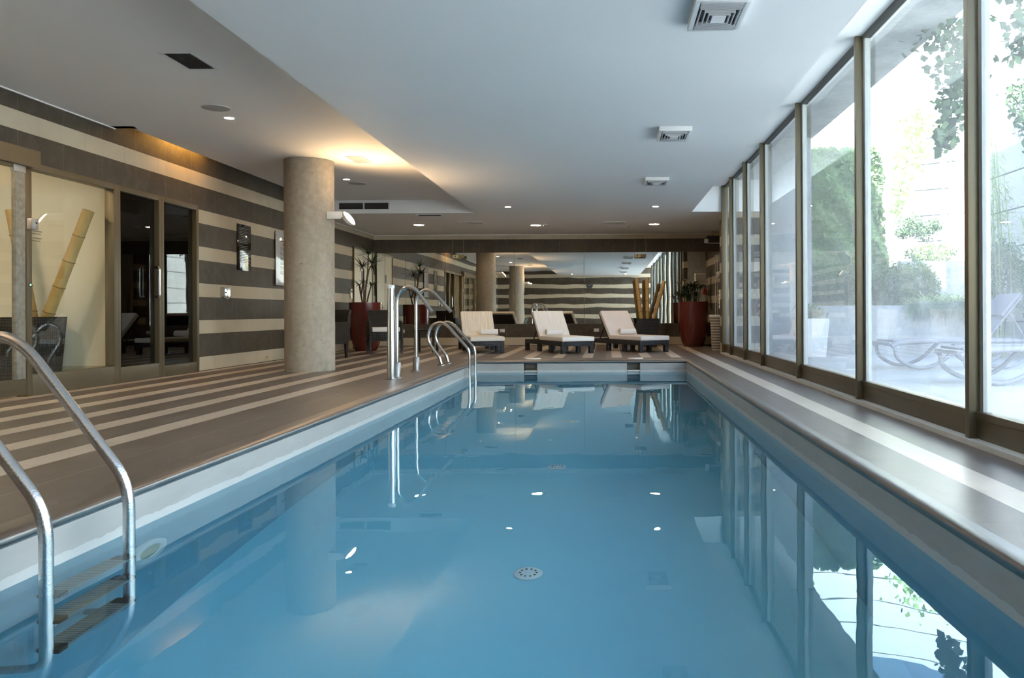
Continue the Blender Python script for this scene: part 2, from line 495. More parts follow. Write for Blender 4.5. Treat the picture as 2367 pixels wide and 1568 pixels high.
floor_piece([(XL-.05, a, YN, YB, 0) if False else (XL-.2, -2.60, YN, YB, 0), (-2.60, a, YN, 13.1, 0), (-2.60, b, 13.1, YB, 1), (a, b, PY1+NOSE, 13.1, 2),
             (b, 1.97, YN, YB, 3), (1.97, 2.75, YS, YB, 3), (a, b, YN, PY0-NOSE, 2)])
# left wall with the glazed entrance
GY0, GY1, GZ = 4.2, 10.33, 2.125
lw_ = MB()
for (y0, y1, z0, z1) in ((YN, GY0, 0, ZL), (GY1, YB, 0, 3.05), (GY0, GY1, GZ, 3.05)): lw_.box(XL-.12, XL, y0, y1, z0, z1)
struct('wall_left', lw_, M['wall_l'])
struct('wall_far', MB().box(XL-.12, 2.75, YB, YB+.15, 0, 3.0), M['wall_b'])
struct('wall_near', MB().box(XL-.12, 2.2, YN-.15, YN, 0, 3.0), M['wall_b'])
# recess beyond the glazing, right
struct('wall_right', MB().box(2.6, 2.75, YS, YB, 0, 2.6).box(2.02, 2.6, YS, 14.6, 0, 2.6), M['wall_l'])
# ceilings
c = MB()
c.box(XL-.1, -2.33, YN, 8.6, ZL, ZL+.12).box(-5.06, -2.33, 8.6, YS, ZL, ZL+.12)      # higher left part, slot along the wall
c.box(-2.33, 1.47, YN, YS, ZC, ZL+.12)                                                # lower central part
c.box(XL-.1, 2.75, YS, YB, ZC, ZL+.12)                                                # lowered far strip
c.box(1.47, 2.15, YN, YS, ZP, ZP+.12)                                                 # pocket above the glazing
c.box(1.36, 1.46, YN, YS-.05, ZL+.02, ZP+.12).box(1.465, 2.75, YS-.012, YS-.002, ZC+.001, ZP+.11)
c.box(XL-.1, -5.0, 8.5, YS+.1, 3.0, 3.1).box(XL-.1, -5.0, 8.5, 8.6, ZL, 3.1)          # top of the cove
struct('ceiling', c, M['ceil'])
struct('trim_1', MB().box(XL, 2.7, YB-.03, YB, ZC-.012, ZC), M['white'])
struct('trim_6', MB().box(XL, XL+.018, YN, 8.6, ZL-.012, ZL), M['white'])
struct('trim_2', MB().box(XL, XL+.03, 14.2, YB-.03, ZC-.012, ZC), M['white'])
# roof slab over the building keeps the sky out
struct('wall_sun_block', MB().box(2.05, 2.35, 3.5, 11, ZP+.13, 11).box(2.05, 2.35, 11, 19, ZP+.13, 8.0), M['conc_out'])  # unseen upper wall added to shade the terrace, stepped to steer the sun
struct('trim_3', MB().box(XL-4, 2.4, YN-1, 19, 3.3, 3.5), M['conc_out'])
struct('column', MB().lathe([(.31, 0), (.31, ZL)], 56, (-3.88, 10.5, 0)), M['column'], smooth=True)
struct('column', MB().lathe([(.31, 0), (.31, ZL)], 56, (-3.88, 1.9, 0)), M['column'], smooth=True)

# ------------------------------------------------------------------ pool
pz = -.185
D = -1.5
pw = MB()
pw.box(PXL-.1, PXL, PY0-.1, PY1+.1, D, -.03).box(PXR, PXR+.1, PY0-.1, PY1+.1, D, -.03).box(PXL, PXR, PY0-.1, PY0, D, -.03)
SK = ((-1.29, -1.10), (.29, .48)) # skimmer mouths in the far wall
xs = [PXL, SK[0][0], SK[0][1], SK[1][0], SK[1][1], PXR]
for i in (0, 2, 4): pw.box(xs[i], xs[i+1], PY1, PY1+.1, D, -.03)
for a_, b_ in SK: pw.box(a_, b_, PY1, PY1+.1, D, -.185+.005).box(a_, b_, PY1, PY1+.1, -.042, -.03)
pool = thing('pool_basin', kind='structure', loc=(0, 0, 0))
pw.build('pool_wall', M['poolwall'], pool, smooth=False)
MB().box(PXL-.1, PXR+.1, PY0-.1, PY1+.1, D-.1, D).build('pool_floor', M['poolfloor'], pool, smooth=False)
# rounded steel coping all round: profile (offset outwards, z)
prof = [(NOSE, -.004), (NOSE, .004), (.035, .006), (.012, .004), (-.006, -.004), (-.014, -.018), (-.012, -.034), (0, -.046), (.012, -.046), (.012, -.02), (NOSE, -.02)]
def ring(prof):
    vs, fs = [], []
    n = len(prof)
    for (sx, sy, ex, ey) in ((PXL, PY0, -1, -1), (PXR, PY0, 1, -1), (PXR, PY1, 1, 1), (PXL, PY1, -1, 1)):
        for o_, z_ in prof: vs.append((sx+ex*o_*(.6 if ex > 0 else 1), sy+ey*o_, z_))
    for k in range(4):
        k2 = (k+1) % 4
        for i in range(n):
            j = (i+1) % n; fs.append((k*n+i, k*n+j, k2*n+j, k2*n+i))
    return vs, fs
cp = MB(); cp.add(*ring(prof)); cp.build('steel_coping', M['rim'], pool, ang=50)
for a_, b_ in SK:
    s_ = MB(); s_.box(a_-.006, a_, PY1-.004, PY1+.16, -.185, -.036).box(b_, b_+.006, PY1-.004, PY1+.16, -.185, -.036)
    s_.box(a_, b_, PY1+.15, PY1+.16, -.185, -.036)
    s_.build('skimmer_mouth', M['bronze'], pool, smooth=False)
    MB().box(a_, b_, PY1, PY1+.15, -.170, -.155).build('skimmer_flap', M['cap'], pool)
wt = MB()
wt.add([(PXL, PY0, pz), (PXR, PY0, pz), (PXR, PY1, pz), (PXL, PY1, pz)], [(0, 1, 2, 3)])
wo = wt.build('pool_water', M['water'], smooth=False)
tag(wo, 'calm blue water filling the long rectangular pool', 'water', kind='stuff')
# floor inlets
for i, (x, y) in enumerate(((-.42, 4.18), (-.40, 6.24), (-.375, 8.28))):
    t = thing('floor_inlet', ['round white inlet on the pool floor, nearest the camera', 'round white inlet on the pool floor, the middle of three', 'round white inlet on the pool floor, farthest of three'][i], 'pool inlet', (x, y, D), group='pool floor inlets')
    MB().lathe([(.075, 0), (.075, .008), (.06, .014), (.02, .016)], 28).build('cover_plate', M['cap'], t)
    h = MB()
    for k in range(10):
        an = 2*PI*k/10; h.cyl((.042*math.cos(an), .042*math.sin(an), .012), (.042*math.cos(an), .042*math.sin(an), .019), .006, seg=6)
    h.build('slots', M['black'], t)
# underwater lamp and inlet on the left wall
t = thing('pool_light', 'round white-rimmed underwater lamp on the left pool wall by the near ladder', 'pool lamp', (PXL, 3.54, -.62), rot=(0, PI/2, 0))
MB().lathe([(.14, 0), (.14, .015), (.125, .022), (.085, .022), (.08, .012)], 36).build('trim_ring', M['cap'], t)
MB().lathe([(.08, 0), (.08, .014), (.05, .022), (.01, .024)], 28).build('lens', plain('lamp_lens', (.22, .25, .12), .2), t)
t = thing('wall_inlet', 'small round white inlet on the pool wall below the near ladder treads', 'pool inlet', (PXL, 2.95, -.80), rot=(0, PI/2, 0))
MB().lathe([(.045, 0), (.045, .01), (.02, .016)], 24).build('cover_plate', M['cap'], t)
for i, x in enumerate((-1.2, .43)):
    t = thing('skimmer_lid', ['round white skimmer lid in the deck before the middle lounger', 'round white skimmer lid in the deck before the right lounger'][i], 'lid', (x, 12.86, 0), group='skimmer lids')
    MB().lathe([(.125, 0), (.125, .006), (.115, .009)], 32).build('lid', M['cap'], t)

# ------------------------------------------------------------------ ladders
def rail_pts(y, steep):
    if steep:
        return [(-2.46, y, .012), (-2.47, y, .10), (-2.62, y, .38), (-2.52, y, .60), (-2.34, y, .665), (-2.24, y, .60), (-1.855, y, .085), (-1.855, y, -.86), (-2.02, y, -.90)]
    return [(-2.353, y, .012), (-2.375, y, .10), (-2.555, y, .36), (-2.50, y, .56), (-2.36, y, .615), (-2.26, y, .56), (-1.968, y, .22), (-1.955, y, .12), (-1.955, y, -.80), (-2.02, y, -.84)]
def ladder(name, label, ya, yb, steep, sx):
    r = .0215
    t = thing(name, label, 'pool ladder', (0, 0, 0))
    for y in (ya, yb):
        MB().tube(rail_pts(y, steep), r, 20, smooth=.10).build('handrail', M['steel_wet' if steep else 'steel'], t, ang=60)
        x0 = rail_pts(y, steep)[0][0]
        MB().lathe([(.06, 0), (.06, .008), (.045, .018), (.026, .022)], 24, (x0, y, 0)).build('floor_flange', M['steel'], t)
    for z in (-.215, -.475, -.735):
        s_ = MB().box(sx-.048, sx+.034, ya+.012, yb-.012, z-.022, z)
        tr = s_.build('tread', M['alu'], t, bevel=.005)
        g = MB()
        n = 22
        for k in range(n):
            yy = ya+.05+(yb-ya-.10)*k/(n-1); g.box(sx-.048, sx+.028, yy-.003, yy+.003, z, z+.003)
        g.build('grip_ribs', M['steel_patchy'], tr, smooth=False)
        for y, sgn in ((ya, 1), (yb, -1)):
            MB().box(sx-.040, sx+.034, min(y+sgn*.01, y+sgn*.06), max(y+sgn*.01, y+sgn*.06), z-.030, z+.007).build('end_cap', M['black'], tr, bevel=.006)
    return t
ladder('pool_ladder', 'large steel pool ladder with dark treads in the left foreground', 2.66, 3.12, True, -1.855)
ladder('pool_ladder', 'steel pool ladder at the far left corner of the pool', 11.37, 11.86, False, -1.955)

# ------------------------------------------------------------------ spouts and post
def spout(label, x, y, tip):
    t = thing('water_spout', label, 'spout', (x, y, 0), group='swan-neck water spouts')
    MB().tube([(0, 0, .02), (0, 0, .86), (.02, 0, .965), (.12, 0, 1.045), (.22, 0, 1.01), (tip, 0, .76)], .0215, 20, smooth=.09).build('bent_pipe', M['steel'], t, ang=60)
    MB().lathe([(.043, 0), (.043, .17), (.036, .18)], 28).build('socket', M['rim'], t)
    MB().lathe([(.065, 0), (.065, .008), (.05, .012)], 28).build('base_plate', M['rim'], t)
    a_ = Vector((.22, 0, 1.01)); b_ = Vector((tip, 0, .76)); d = (b_-a_).normalized()
    MB().cyl(b_, b_+d*.012, .0245, seg=20).build('end_collar', M['steel'], t)
spout('swan-neck steel water spout right behind the white-capped post', -2.40, 9.17, .39)
spout('swan-neck steel water spout nearer the far ladder', -2.45, 10.29, .44)
t = thing('steel_post', 'straight steel post with a white cap on the pool edge', 'post', (-2.425, 9.02, 0))
MB().tube([(0, 0, .006), (0, 0, 1.015)], .052, 28, r2=.036).build('pole', M['steel'], t)
MB().lathe([(.040, 1.015), (.040, 1.045), (.034, 1.052)], 28).build('cap', M['cap'], t)
MB().lathe([(.07, 0), (.07, .006), (.05, .01)], 28).build('base_plate', M['rim'], t)

# ------------------------------------------------------------------ window wall
MY = [-1.6, .43, 2.46, 4.50, 6.50, 8.55, 10.57, 11.90, 13.23, 14.10]
struct('trim_4', MB().box(1.965, 2.16, YN, YS, -.12, .03), plain('sill_stone', (.62, .62, .60), .5))
for i in range(len(MY)-1):
    y0, y1 = MY[i], MY[i+1]
    wdw = thing('window_%d' % (i+1), kind='structure', loc=(2.0, y0, .03))
    h = ZP-.03; L = y1-y0
    MB().box(-.015, .075, -.05, 0, 0, h).box(.0, .06, .0, .018, 0, h).build('mullion', M['bronze'], wdw, bevel=.004)
    MB().box(.03, .10, .018, L-.05, 0, .15).box(.022, .03, .018, L-.05, .11, .15).build('bottom_rail', M['bronze'], wdw, bevel=.003)
    MB().box(.035, .095, .018, L-.05, h-.03, h).build('top_rail', M['bronze_dk'], wdw)
    MB().box(.045, .09, -.09, -.05, .0, h).box(.045, .09, .018, .05, .15, h-.03).build('stile', plain('pale_seal', (.28, .29, .28), .4) if i == 0 else bpy.data.materials['pale_seal'], wdw)
    MB().box(.062, .068, .03, L-.06, .13, h-.02).build('glass_pane', M['glass_win'], wdw, smooth=False)
wdw = thing('window_%d' % len(MY), kind='structure', loc=(2.0, MY[-1], .03))
MB().box(-.015, .09, -.04, .05, 0, ZP-.03).build('end_frame', M['bronze'], wdw, bevel=.004)

# ------------------------------------------------------------------ left glazing
FX = XL+.0
def frame(name, y0, y1, glass, label_kind='structure', rail=.15, handle=None, post=.06, x=FX, depth=.08):
    t = thing(name, kind='structure', loc=(x, y0, 0))
    L = y1-y0; H = GZ
    MB().box(-depth, .02, 0, post, 0, H).box(-depth, .02, L-post, L, 0, H).box(-depth, .02, post, L-post, H-.06, H).box(-depth, .02, post, L-post, 0, rail).build('frame', M['bronze'], t, bevel=.004)
    MB().box(-.042, -.034, post-.01, L-post+.01, rail-.01, H-.05).build('glass_pane', glass, t, smooth=False)
    if handle is not None:
        z0, z1 = .94, 1.28
        hb = MB().tube([(.02, handle, z0), (.075, handle, z0), (.075, handle, z1), (.02, handle, z1)], .014, 14, smooth=.05)
        hb.tube([(-.08, handle, z0), (-.12, handle, z0), (-.12, handle, z1), (-.08, handle, z1)], .014, 14, smooth=.05)
        hb.build('pull_handle', M['steel'], t, ang=60)
    return t
frame('door_1', 9.46, GY1, M['glass_dark'], rail=.13)
frame('door_2', 8.62, 9.46, M['glass_dark'], rail=.17, handle=.70, post=.05)
frame('window_11', 7.27, 8.62, M['glass_in'], rail=.19, post=.065)
d3 = thing('door_3', kind='structure', loc=(XL+.05, 5.75, 0))
MB().box(-.03, .015, 0, 1.45, .03, .17).box(-.03, .015, 0, 1.45, 2.03, 2.08).build('rail', M['bronze'], d3, bevel=.003)
MB().box(-.028, .012, 1.33, 1.44, .17, 2.03).box(-.028, .012, 0, .06, .17, 2.03).build('stile', M['steel_patchy'], d3)
MB().box(-.012, -.004, .05, 1.445, .16, 2.04).build('glass_pane', M['glass_in'], d3, smooth=False)
MB().box(-.015, .018, 1.30, 1.45, 2.0, 2.07).build('patch_fitting', M['alu'], d3, bevel=.004)
frame('door_4', GY0, 5.75, M['glass_in'], rail=.15)
struct('trim_5', MB().box(XL, XL+.10, 4.2, 7.34, 2.06, 2.22).box(XL-.12, XL, 4.2, 7.3, GZ-.03, GZ), M['bronze'], bevel=.004)
sb = thing('lock_box', 'small square metal lock box on the glass door post, by the printed warning', 'lock', (XL+.02, 7.30, 1.56))
MB().box(0, .05, -.03, .05, -.05, .05).build('housing', M['alu'], sb, bevel=.004)
MB().cyl((.05, .02, .01), (.056, .02, .01), .008).build('keyhole', M['black'], sb)
ib = thing('exit_button', 'tiny green-lit push button on the glass door post', 'button', (XL+.02, 7.30, 1.01))
MB().lathe([(.016, 0), (.016, .01)], 18, mat=Matrix.Rotation(PI/2, 4, 'Y')).build('rim', M['steel'], ib)
MB().lathe([(.009, .01), (.009, .013)], 14, mat=Matrix.Rotation(PI/2, 4, 'Y')).build('button', M['glow_green'], ib)
# writing on the glass
def text(body, name, loc, rot, size, mat, parent=None, ext=.0006, align='CENTER'):
    cu = bpy.data.curves.new(name, 'FONT'); cu.body = body; cu.size = size; cu.extrude = ext; cu.align_x = align
    o = bpy.data.objects.new(name, cu); C.objects.link(o)
    dg = bpy.context.evaluated_depsgraph_get(); me = bpy.data.meshes.new_from_object(o.evaluated_get(dg))
    bpy.data.objects.remove(o); me.materials.clear(); me.materials.append(mat)
    q = bpy.data.objects.new(name, me); C.objects.link(q); q.location = loc; q.rotation_euler = rot
    if parent is not None: q.parent = parent
    return q
st = thing('door_lettering', 'small dark printed warning in four lines on the lit glass panel', 'lettering', (XL-.030, 7.445, 1.46))
for k, (tx) in enumerate(('EN CASO DE EMERGENCIA', 'PRESIONE EL BOTON', 'IN CASE OF EMERGENCY', 'PRESS THE BUTTON')):
    text(tx, 'text_line', (0, 0, (.045, .02, -.02, -.045)[k]), (PI/2, 0, PI/2), .0155, M['ink'], st)

# rooms behind the glazing
rm = MB()
rm.box(-7.6, -7.5, 3.5, 8.75, 0, 2.6).box(-7.5, XL-.10, 8.72, 8.80, 0, 2.6).box(-7.5, XL-.12, 3.5, 3.6, 0, 2.6)
struct('wall_lobby', rm, M['roomwall'])
struct('ceiling_lobby', MB().box(-7.6, XL-.12, 3.5, 10.6, 2.5, 2.6), M['roomwall'])
struct('baseboard_lobby', MB().box(-7.5, XL-.12, 8.70, 8.72, 0, .185), plain('lobby_skirting', (.55, .49, .38), .4))
struct('floor_lobby', MB().box(-7.6, XL-.2, 3.5, 10.6, -.12, 0), plain('lobby_floor', (.45, .40, .33), .4))
struct('wall_closet', MB().box(-6.6, -6.5, 8.8, 10.5, 0, 2.5).box(-6.6, XL-.12, 10.4, 10.5, 0, 2.5), plain('dark_closet', (.07, .065, .06), .7))
for i, (x, y) in enumerate(((-6.1, 7.2), (-6.3, 5.6))):
    t = thing('lobby_lamp', ['round ceiling lamp of the lobby above the tall planter', 'round ceiling lamp of the lobby near its entrance'][i], 'ceiling lamp', (x, y, 2.5))
    MB().lathe([(.13, -.02), (.13, 0)], 28).build('diffuser', M['roomlamp'], t)
    MB().lathe([(.15, -.012), (.15, 0)], 28).build('trim_ring', M['white'], t)

# ------------------------------------------------------------------ bamboo
def cane(mb, nodes, p0, p1, r, seg=.24, wob=0):
    p0, p1 = Vector(p0), Vector(p1); L = (p1-p0).length; d = (p1-p0)/L
    n = max(2, int(L/seg)); pts = []; rr = []
    for k in range(n):
        for (t, q) in ((0, 1.07), (.05, 1.0), (.5, .975), (.95, 1.0)):
            pts.append(p0+d*(L*(k+t)/n)); rr.append(r*q)
        if k: nodes.append(MB().tube([p0+d*(L*k/n-.006), p0+d*(L*k/n), p0+d*(L*k/n+.006)], r, 16, radii=[r*1.02, r*1.12, r*1.02]))
    pts.append(p1); rr.append(r)
    mb.tube(pts, r, 18, radii=rr)
def square_planter(t, top, bot, h, mat):
    a, b = top/2, bot/2
    m = MB(); w_ = .025
    vs = [(-b,-b,0),(b,-b,0),(b,b,0),(-b,b,0),(-a,-a,h),(a,-a,h),(a,a,h),(-a,a,h),(-a+w_,-a+w_,h),(a-w_,-a+w_,h),(a-w_,a-w_,h),(-a+w_,a-w_,h),(-a+w_,-a+w_,h-.06),(a-w_,-a+w_,h-.06),(a-w_,a-w_,h-.06),(-a+w_,a-w_,h-.06)]
    fs = [(0,3,2,1),(0,1,5,4),(1,2,6,5),(2,3,7,6),(3,0,4,7),(4,5,9,8),(5,6,10,9),(6,7,11,10),(7,4,8,11),(8,9,13,12),(9,10,14,13),(10,11,15,14),(11,8,12,15),(12,13,14,15)]
    m.add(vs, fs); m.build('planter_body', mat, t, smooth=False)
    MB().box(-a+w_+.002, a-w_-.002, -a+w_+.002, a-w_-.002, h-.10, h-.055).build('soil', M['soil'], t)
def bamboo(parent_loc, rz, canes, label, r, size):
    t = thing('bamboo_planter', label, 'planter', parent_loc, rz)
    square_planter(t, size[0], size[1], size[2], M['wicker_blue'])
    for k, (p0, p1) in enumerate(canes):
        m, nd = MB(), []; cane(m, nd, p0, p1, r)
        q = m.build('bamboo_cane', M['bamboo'], t, ang=50)
        for e in nd: e.build('cane_node', M['bamboo_node'], q)
bamboo((-5.99, 8.37, 0), 0, (((.08, .02, .50), (.59, .03, 1.82)), ((.0, .08, .50), (-.25, .08, 1.84))), 'tall dark wicker planter with two bamboo canes behind the lobby glass', .056, (.46, .37, .715))
bamboo((.84, 17.25, 0), 0, (((-.13, 0, .50), (-.235, .02, 1.475)), ((-.0, .03, .50), (-.01, .03, 1.48)), ((.10, -.02, .50), (.36, 0, 1.40))), 'black square planter with three bamboo canes by the mirror', .042, (.48, .37, .60))

# ------------------------------------------------------------------ ceiling fittings
def lamp(name, r, mat, loc, label, group, trimr):
    t = thing(name, label, 'ceiling lamp', loc, group=group)
    MB().lathe([(r, -.006), (r, 0)], 32).build('light_disc', mat, t, smooth=False)
    MB().lathe([(trimr, 0), (trimr, -.004), (r+.004, -.008), (r, -.004), (r, 0)], 32, cap=False).build('trim_ring', M['white'], t)
    return t
for i, (x, y) in enumerate(((-3.74, 15.98), (-1.44, 16.15), (.92, 16.06))):
    lamp('round_downlight', .098, M['lamp_big'], (x, y, ZC), ['large round lamp in the far ceiling strip, left of three', 'large round lamp in the far ceiling strip, middle of three', 'large round lamp in the far ceiling strip, right of three'][i], 'large lamps in the far ceiling strip', .115)
sm = [(-1.65, 13.34, ZC, 'small spot lamp in the central ceiling, far left by the curved step'), (.79, 13.37, ZC, 'small spot lamp in the central ceiling, far right towards the windows'),
      (-3.815, 8.15, ZL, 'small spot lamp in the left ceiling, beside the near round speaker'), (-3.847, 11.9, ZL, 'small spot lamp in the left ceiling just beyond the column'),
      (-3.83, 4.4, ZL, 'small spot lamp in the left ceiling above the sliding doors'), (-3.83, .65, ZL, 'small spot lamp in the left ceiling behind the camera'),
      (-1.65, -.9, ZC, 'small spot lamp by the near wall, seen left in the mirror'), (.79, -.9, ZC, 'small spot lamp by the near wall, seen right in the mirror')]
for x, y, z, lb in sm: lamp('spot_downlight', .042, M['lamp_small'], (x, y, z), lb, 'small spot lamps', .06)
for x, y, lb in ((-3.76, 7.76, 'round grey ceiling speaker nearer the camera'), (-3.81, 12.3, 'round grey ceiling speaker beyond the column')):
    t = thing('ceiling_speaker', lb, 'speaker', (x, y, ZL), group='round ceiling speakers')
    MB().lathe([(.125, 0), (.125, -.006), (.115, -.008)], 36).build('grille', M['speaker'], t)
    MB().lathe([(.135, 0), (.135, -.004), (.125, -.006), (.125, 0)], 36, cap=False).build('trim_ring', M['vent_w'], t)
def slot_vent(name, label, x0, x1, y0, y1, z, dark=True, n=9, along='y', fr=.02, drop=.008, group='flat ceiling vents'):
    cx, cy_ = (x0+x1)/2, (y0+y1)/2
    t = thing(name, label, 'vent', (cx, cy_, z), group=group)
    a, b = (x1-x0)/2, (y1-y0)/2
    MB().box(-a, a, -b, -b+fr, -drop, 0).box(-a, a, b-fr, b, -drop, 0).box(-a, -a+fr, -b+fr, b-fr, -drop, 0).box(a-fr, a, -b+fr, b-fr, -drop, 0).build('frame', M['vent_w'], t)
    MB().box(-a+fr, a-fr, -b+fr, b-fr, -.002, 0).build('backing', M['grille'] if dark else M['vent_w'], t)
    s_ = MB()
    for k in range(n):
        if along == 'y':
            q = -a+fr+(2*a-2*fr)*(k+.5)/n; s_.box(q-.002, q+.002, -b+fr, b-fr, -drop+.001, 0)
        else:
            q = -b+fr+(2*b-2*fr)*(k+.5)/n; s_.box(-a+fr, a-fr, q-.002, q+.002, -drop+.001, 0)
    s_.build('slats', M['grille'] if dark else M['vent_g'], t)
slot_vent('ceiling_vent', 'black slatted ceiling vent at upper left, white framed', -3.385, -3.14, 6.10, 6.53, ZL, True, 14)
slot_vent('ceiling_vent', 'white slatted ceiling vent lit warm beside the column', -3.31, -3.09, 10.17, 10.62, ZL, False, 10)
slot_vent('ceiling_vent', 'narrow slot vent in the far ceiling strip, left of all', -3.40, -2.96, 14.30, 14.55, ZC, True, 3, 'x')
slot_vent('ceiling_vent', 'slatted vent in the far ceiling strip, between left and middle lamp', -2.88, -2.42, 15.50, 15.95, ZC, False, 10)
slot_vent('ceiling_vent', 'slatted vent in the far ceiling strip, between middle and right lamp', -.09, .34, 15.60, 16.10, ZC, False, 10)
slot_vent('ceiling_vent', 'black ceiling vent seen only in the mirror, near end', -3.385, -3.14, 2.30, 2.73, ZL, True, 10)
# return-air grille on the step face
t = thing('wall_grille', 'dark double return-air grille on the ceiling step', 'vent', (-4.27, YS, 2.66))
MB().box(-.46, .46, -.012, 0, -.115, .03).build('frame', M['vent_w'], t)
for x0, x1 in ((-.43, -.015), (.015, .43)):
    g = MB().box(x0, x1, -.016, -.010, -.095, .012)
    for k in range(5): g.box(x0, x1, -.022, -.016, -.09+k*.021, -.084+k*.021)
    g.build('grille_panel', M['grille'], t, smooth=False)
# four-way diffusers
def diffuser(y, label):
    t = thing('ceiling_diffuser', label, 'vent', (.645, y, ZC), group='square diffusers along the central ceiling')
    a, b = .155, .245
    def rg(m, x1, y1, w_, z1, z0):
        m.box(-x1, x1, -y1, -y1+w_, z0, z1).box(-x1, x1, y1-w_, y1, z0, z1).box(-x1, -x1+w_, -y1+w_, y1-w_, z0, z1).box(x1-w_, x1, -y1+w_, y1-w_, z0, z1)
    m = MB(); rg(m, a, b, .03, 0, -.045); m.build('frame', M['vent_w'], t, bevel=.003)
    m = MB()
    for x1, y1, z0 in ((.115, .13, -.05), (.088, .098, -.056), (.064, .070, -.060)):
        rg(m, x1, y1, .007, z0+.022, z0)
    for k in range(4):
        for s_ in (-1, 1):
            yy = s_*(.145+.02*k); m.box(-.12, .12, yy-.004, yy+.004, -.05, -.03)
    m.build('louvres', M['vent_g'], t)
    MB().box(-.04, .04, -.05, .05, -.062, -.04).build('centre_plate', M['vent_w'], t)
    MB().box(-.125, .125, -.215, .215, -.012, -.001).build('backing', M['grille'], t)
for y, lb in ((4.68, 'square ceiling diffuser nearest the camera, at the top edge'), (7.86, 'square ceiling diffuser second along the central ceiling'),
              (10.72, 'square ceiling diffuser farthest along the central ceiling'), (1.55, 'square ceiling diffuser above the near end of the pool')): diffuser(y, lb)
t = thing('smoke_detector', 'small white smoke detector beside the middle large lamp', 'smoke detector', (-1.25, 16.0, ZC))
MB().lathe([(.055, 0), (.055, -.015), (.045, -.02)], 24).build('base', M['white'], t)
MB().lathe([(.032, -.02), (.032, -.04), (.02, -.048)], 20).build('sensor', M['vent_g'], t)
for i, (x, y) in enumerate(((.42, 16.35), (-3.25, 16.1))):
    t = thing('sprinkler', ['tiny ceiling sprinkler beside the right slatted vent', 'tiny ceiling sprinkler right of the left large lamp'][i], 'sprinkler', (x, y, ZC), group='ceiling sprinklers')
    MB().cyl((0, 0, 0), (0, 0, -.03), .006).lathe([(.016, -.034), (.016, -.03)], 16).build('head', M['alu'], t)
# cove tube hidden in the ceiling slot
t = thing('cove_light', 'hidden amber tube light in the slot above the left wall', 'strip light', (-5.12, 9.95, 2.93))
MB().tube([(0, -.45, 0), (0, .45, 0)], .013, 12).build('tube', M['cove'], t)
MB().box(-.03, .03, -.5, .5, .014, .05).build('holder', M['white'], t)

# flood lamps on the columns
def flood(loc, label, tilt, roll=14):
    t = thing('flood_lamp', label, 'wall lamp', loc)
    MB().prism([(0, -.045), (.17, -.045), (.20, -.02), (.20, .02), (.18, .05), (0, .05)], 1, -.045, .045).build('housing', M['white'], t, bevel=.006)
    MB().tube([(.19, 0, .02), (.225, 0, .035), (.25, 0, .01)], .016, 12).build('joint', M['white'], t)
    mt = Matrix.Translation((.275, 0, -.035)) @ Matrix.Rotation(tilt, 4, 'Y') @ Matrix.Rotation(R(roll), 4, 'X') @ Matrix.Scale(1.15, 4)
    # dish: shallow bowl, lens on its upper side
    mh = MB(); prof_ = [(.02, -.055), (.05, -.045), (.072, -.018), (.078, .004), (.070, .006)]
    mh.lathe(prof_, 28, mat=mt @ Matrix.Diagonal((1.25, .8, 1, 1))); mh.build('head', M['white'], t)
    ml = MB(); ml.lathe([(.066, .007), (.060, .012), (.02, .015)], 28, mat=mt @ Matrix.Diagonal((1.25, .8, 1, 1))); ml.build('lens', M['lamp_wall'], t)
flood((-3.60, 10.38, 1.995), 'lit white flood lamp fixed to the concrete column', R(52))
flood((-3.60, 1.80, 1.995), 'white flood lamp on the near column, seen in the mirror', R(8), 0)

# ------------------------------------------------------------------ far wall: mirror, signs, sockets
mir = thing('wall_mirror', 'wide wall mirror of six panes across the far wall', 'mirror', (0, YB, 0))
px_ = [XL+.005, -4.54, -3.65, -2.09, -.538, 1.009, 2.595]
for a_, b_ in zip(px_, px_[1:]):
    MB().box(a_+.003, b_-.003, -.012, -.002, .488, 2.083).build('mirror_pane', M['mirror'], mir, smooth=False)
def sign(x, label):
    t = thing('hanging_sign', label, 'sign', (x, 17.9, 2.0))
    MB().box(-.125, .0, -.008, .008, -.045, .025).build('picture_half', M['sign_y'], t)
    MB().box(.0, .125, -.008, .008, -.045, .025).build('arrow_half', plain('sign_dark', (.22, .18, .09), .5) if 'sign_dark' not in bpy.data.materials else bpy.data.materials['sign_dark'], t)
    MB().box(-.075, -.055, -.010, -.008, -.03, .01).cyl((-.065, -.009, .016), (-.065, -.0085, .017), .006).build('pictogram', M['ink'], t)
    MB().cyl((-.12, 0, .02), (-.12, 0, ZC-2.0), .0018, seg=6).cyl((.12, 0, .02), (.12, 0, ZC-2.0), .0018, seg=6).build('wires', M['alu'], t)
sign(.72, 'small hanging two-part sign above the bamboo canes')
sign(-3.32, 'small hanging two-part sign near the mirrored column')
def socket(x, label):
    t = thing('wall_socket', label, 'socket', (x, YB, .335), group='sockets below the mirror')
    MB().box(-.06, .06, -.010, 0, -.04, .04).build('plate', M['socket'], t, bevel=.003)
    MB().box(-.035, -.008, -.013, -.009, -.02, .02).box(.008, .035, -.013, -.009, -.02, .02).build('outlets', M['cap'], t)
socket(-4.62, 'metal wall socket left of the steel post'); socket(-2.38, 'metal wall socket between the left and middle lounger'); socket(-.27, 'metal wall socket behind the middle lounger')
t = thing('wall_clock', 'round black wall clock on the near wall, seen in the mirror', 'clock', (-.9, YN, 2.05))
MB().lathe([(.17, 0), (.17, -.03), (.15, -.035)], 36, mat=Matrix.Rotation(PI/2, 4, 'X')).build('case', M['black'], t)
hd = MB()
for k in range(12):
    an = 2*PI*k/12; hd.box(-.004, .004, .036, .038, .115, .14, Matrix.Rotation(an, 4, 'Y'))
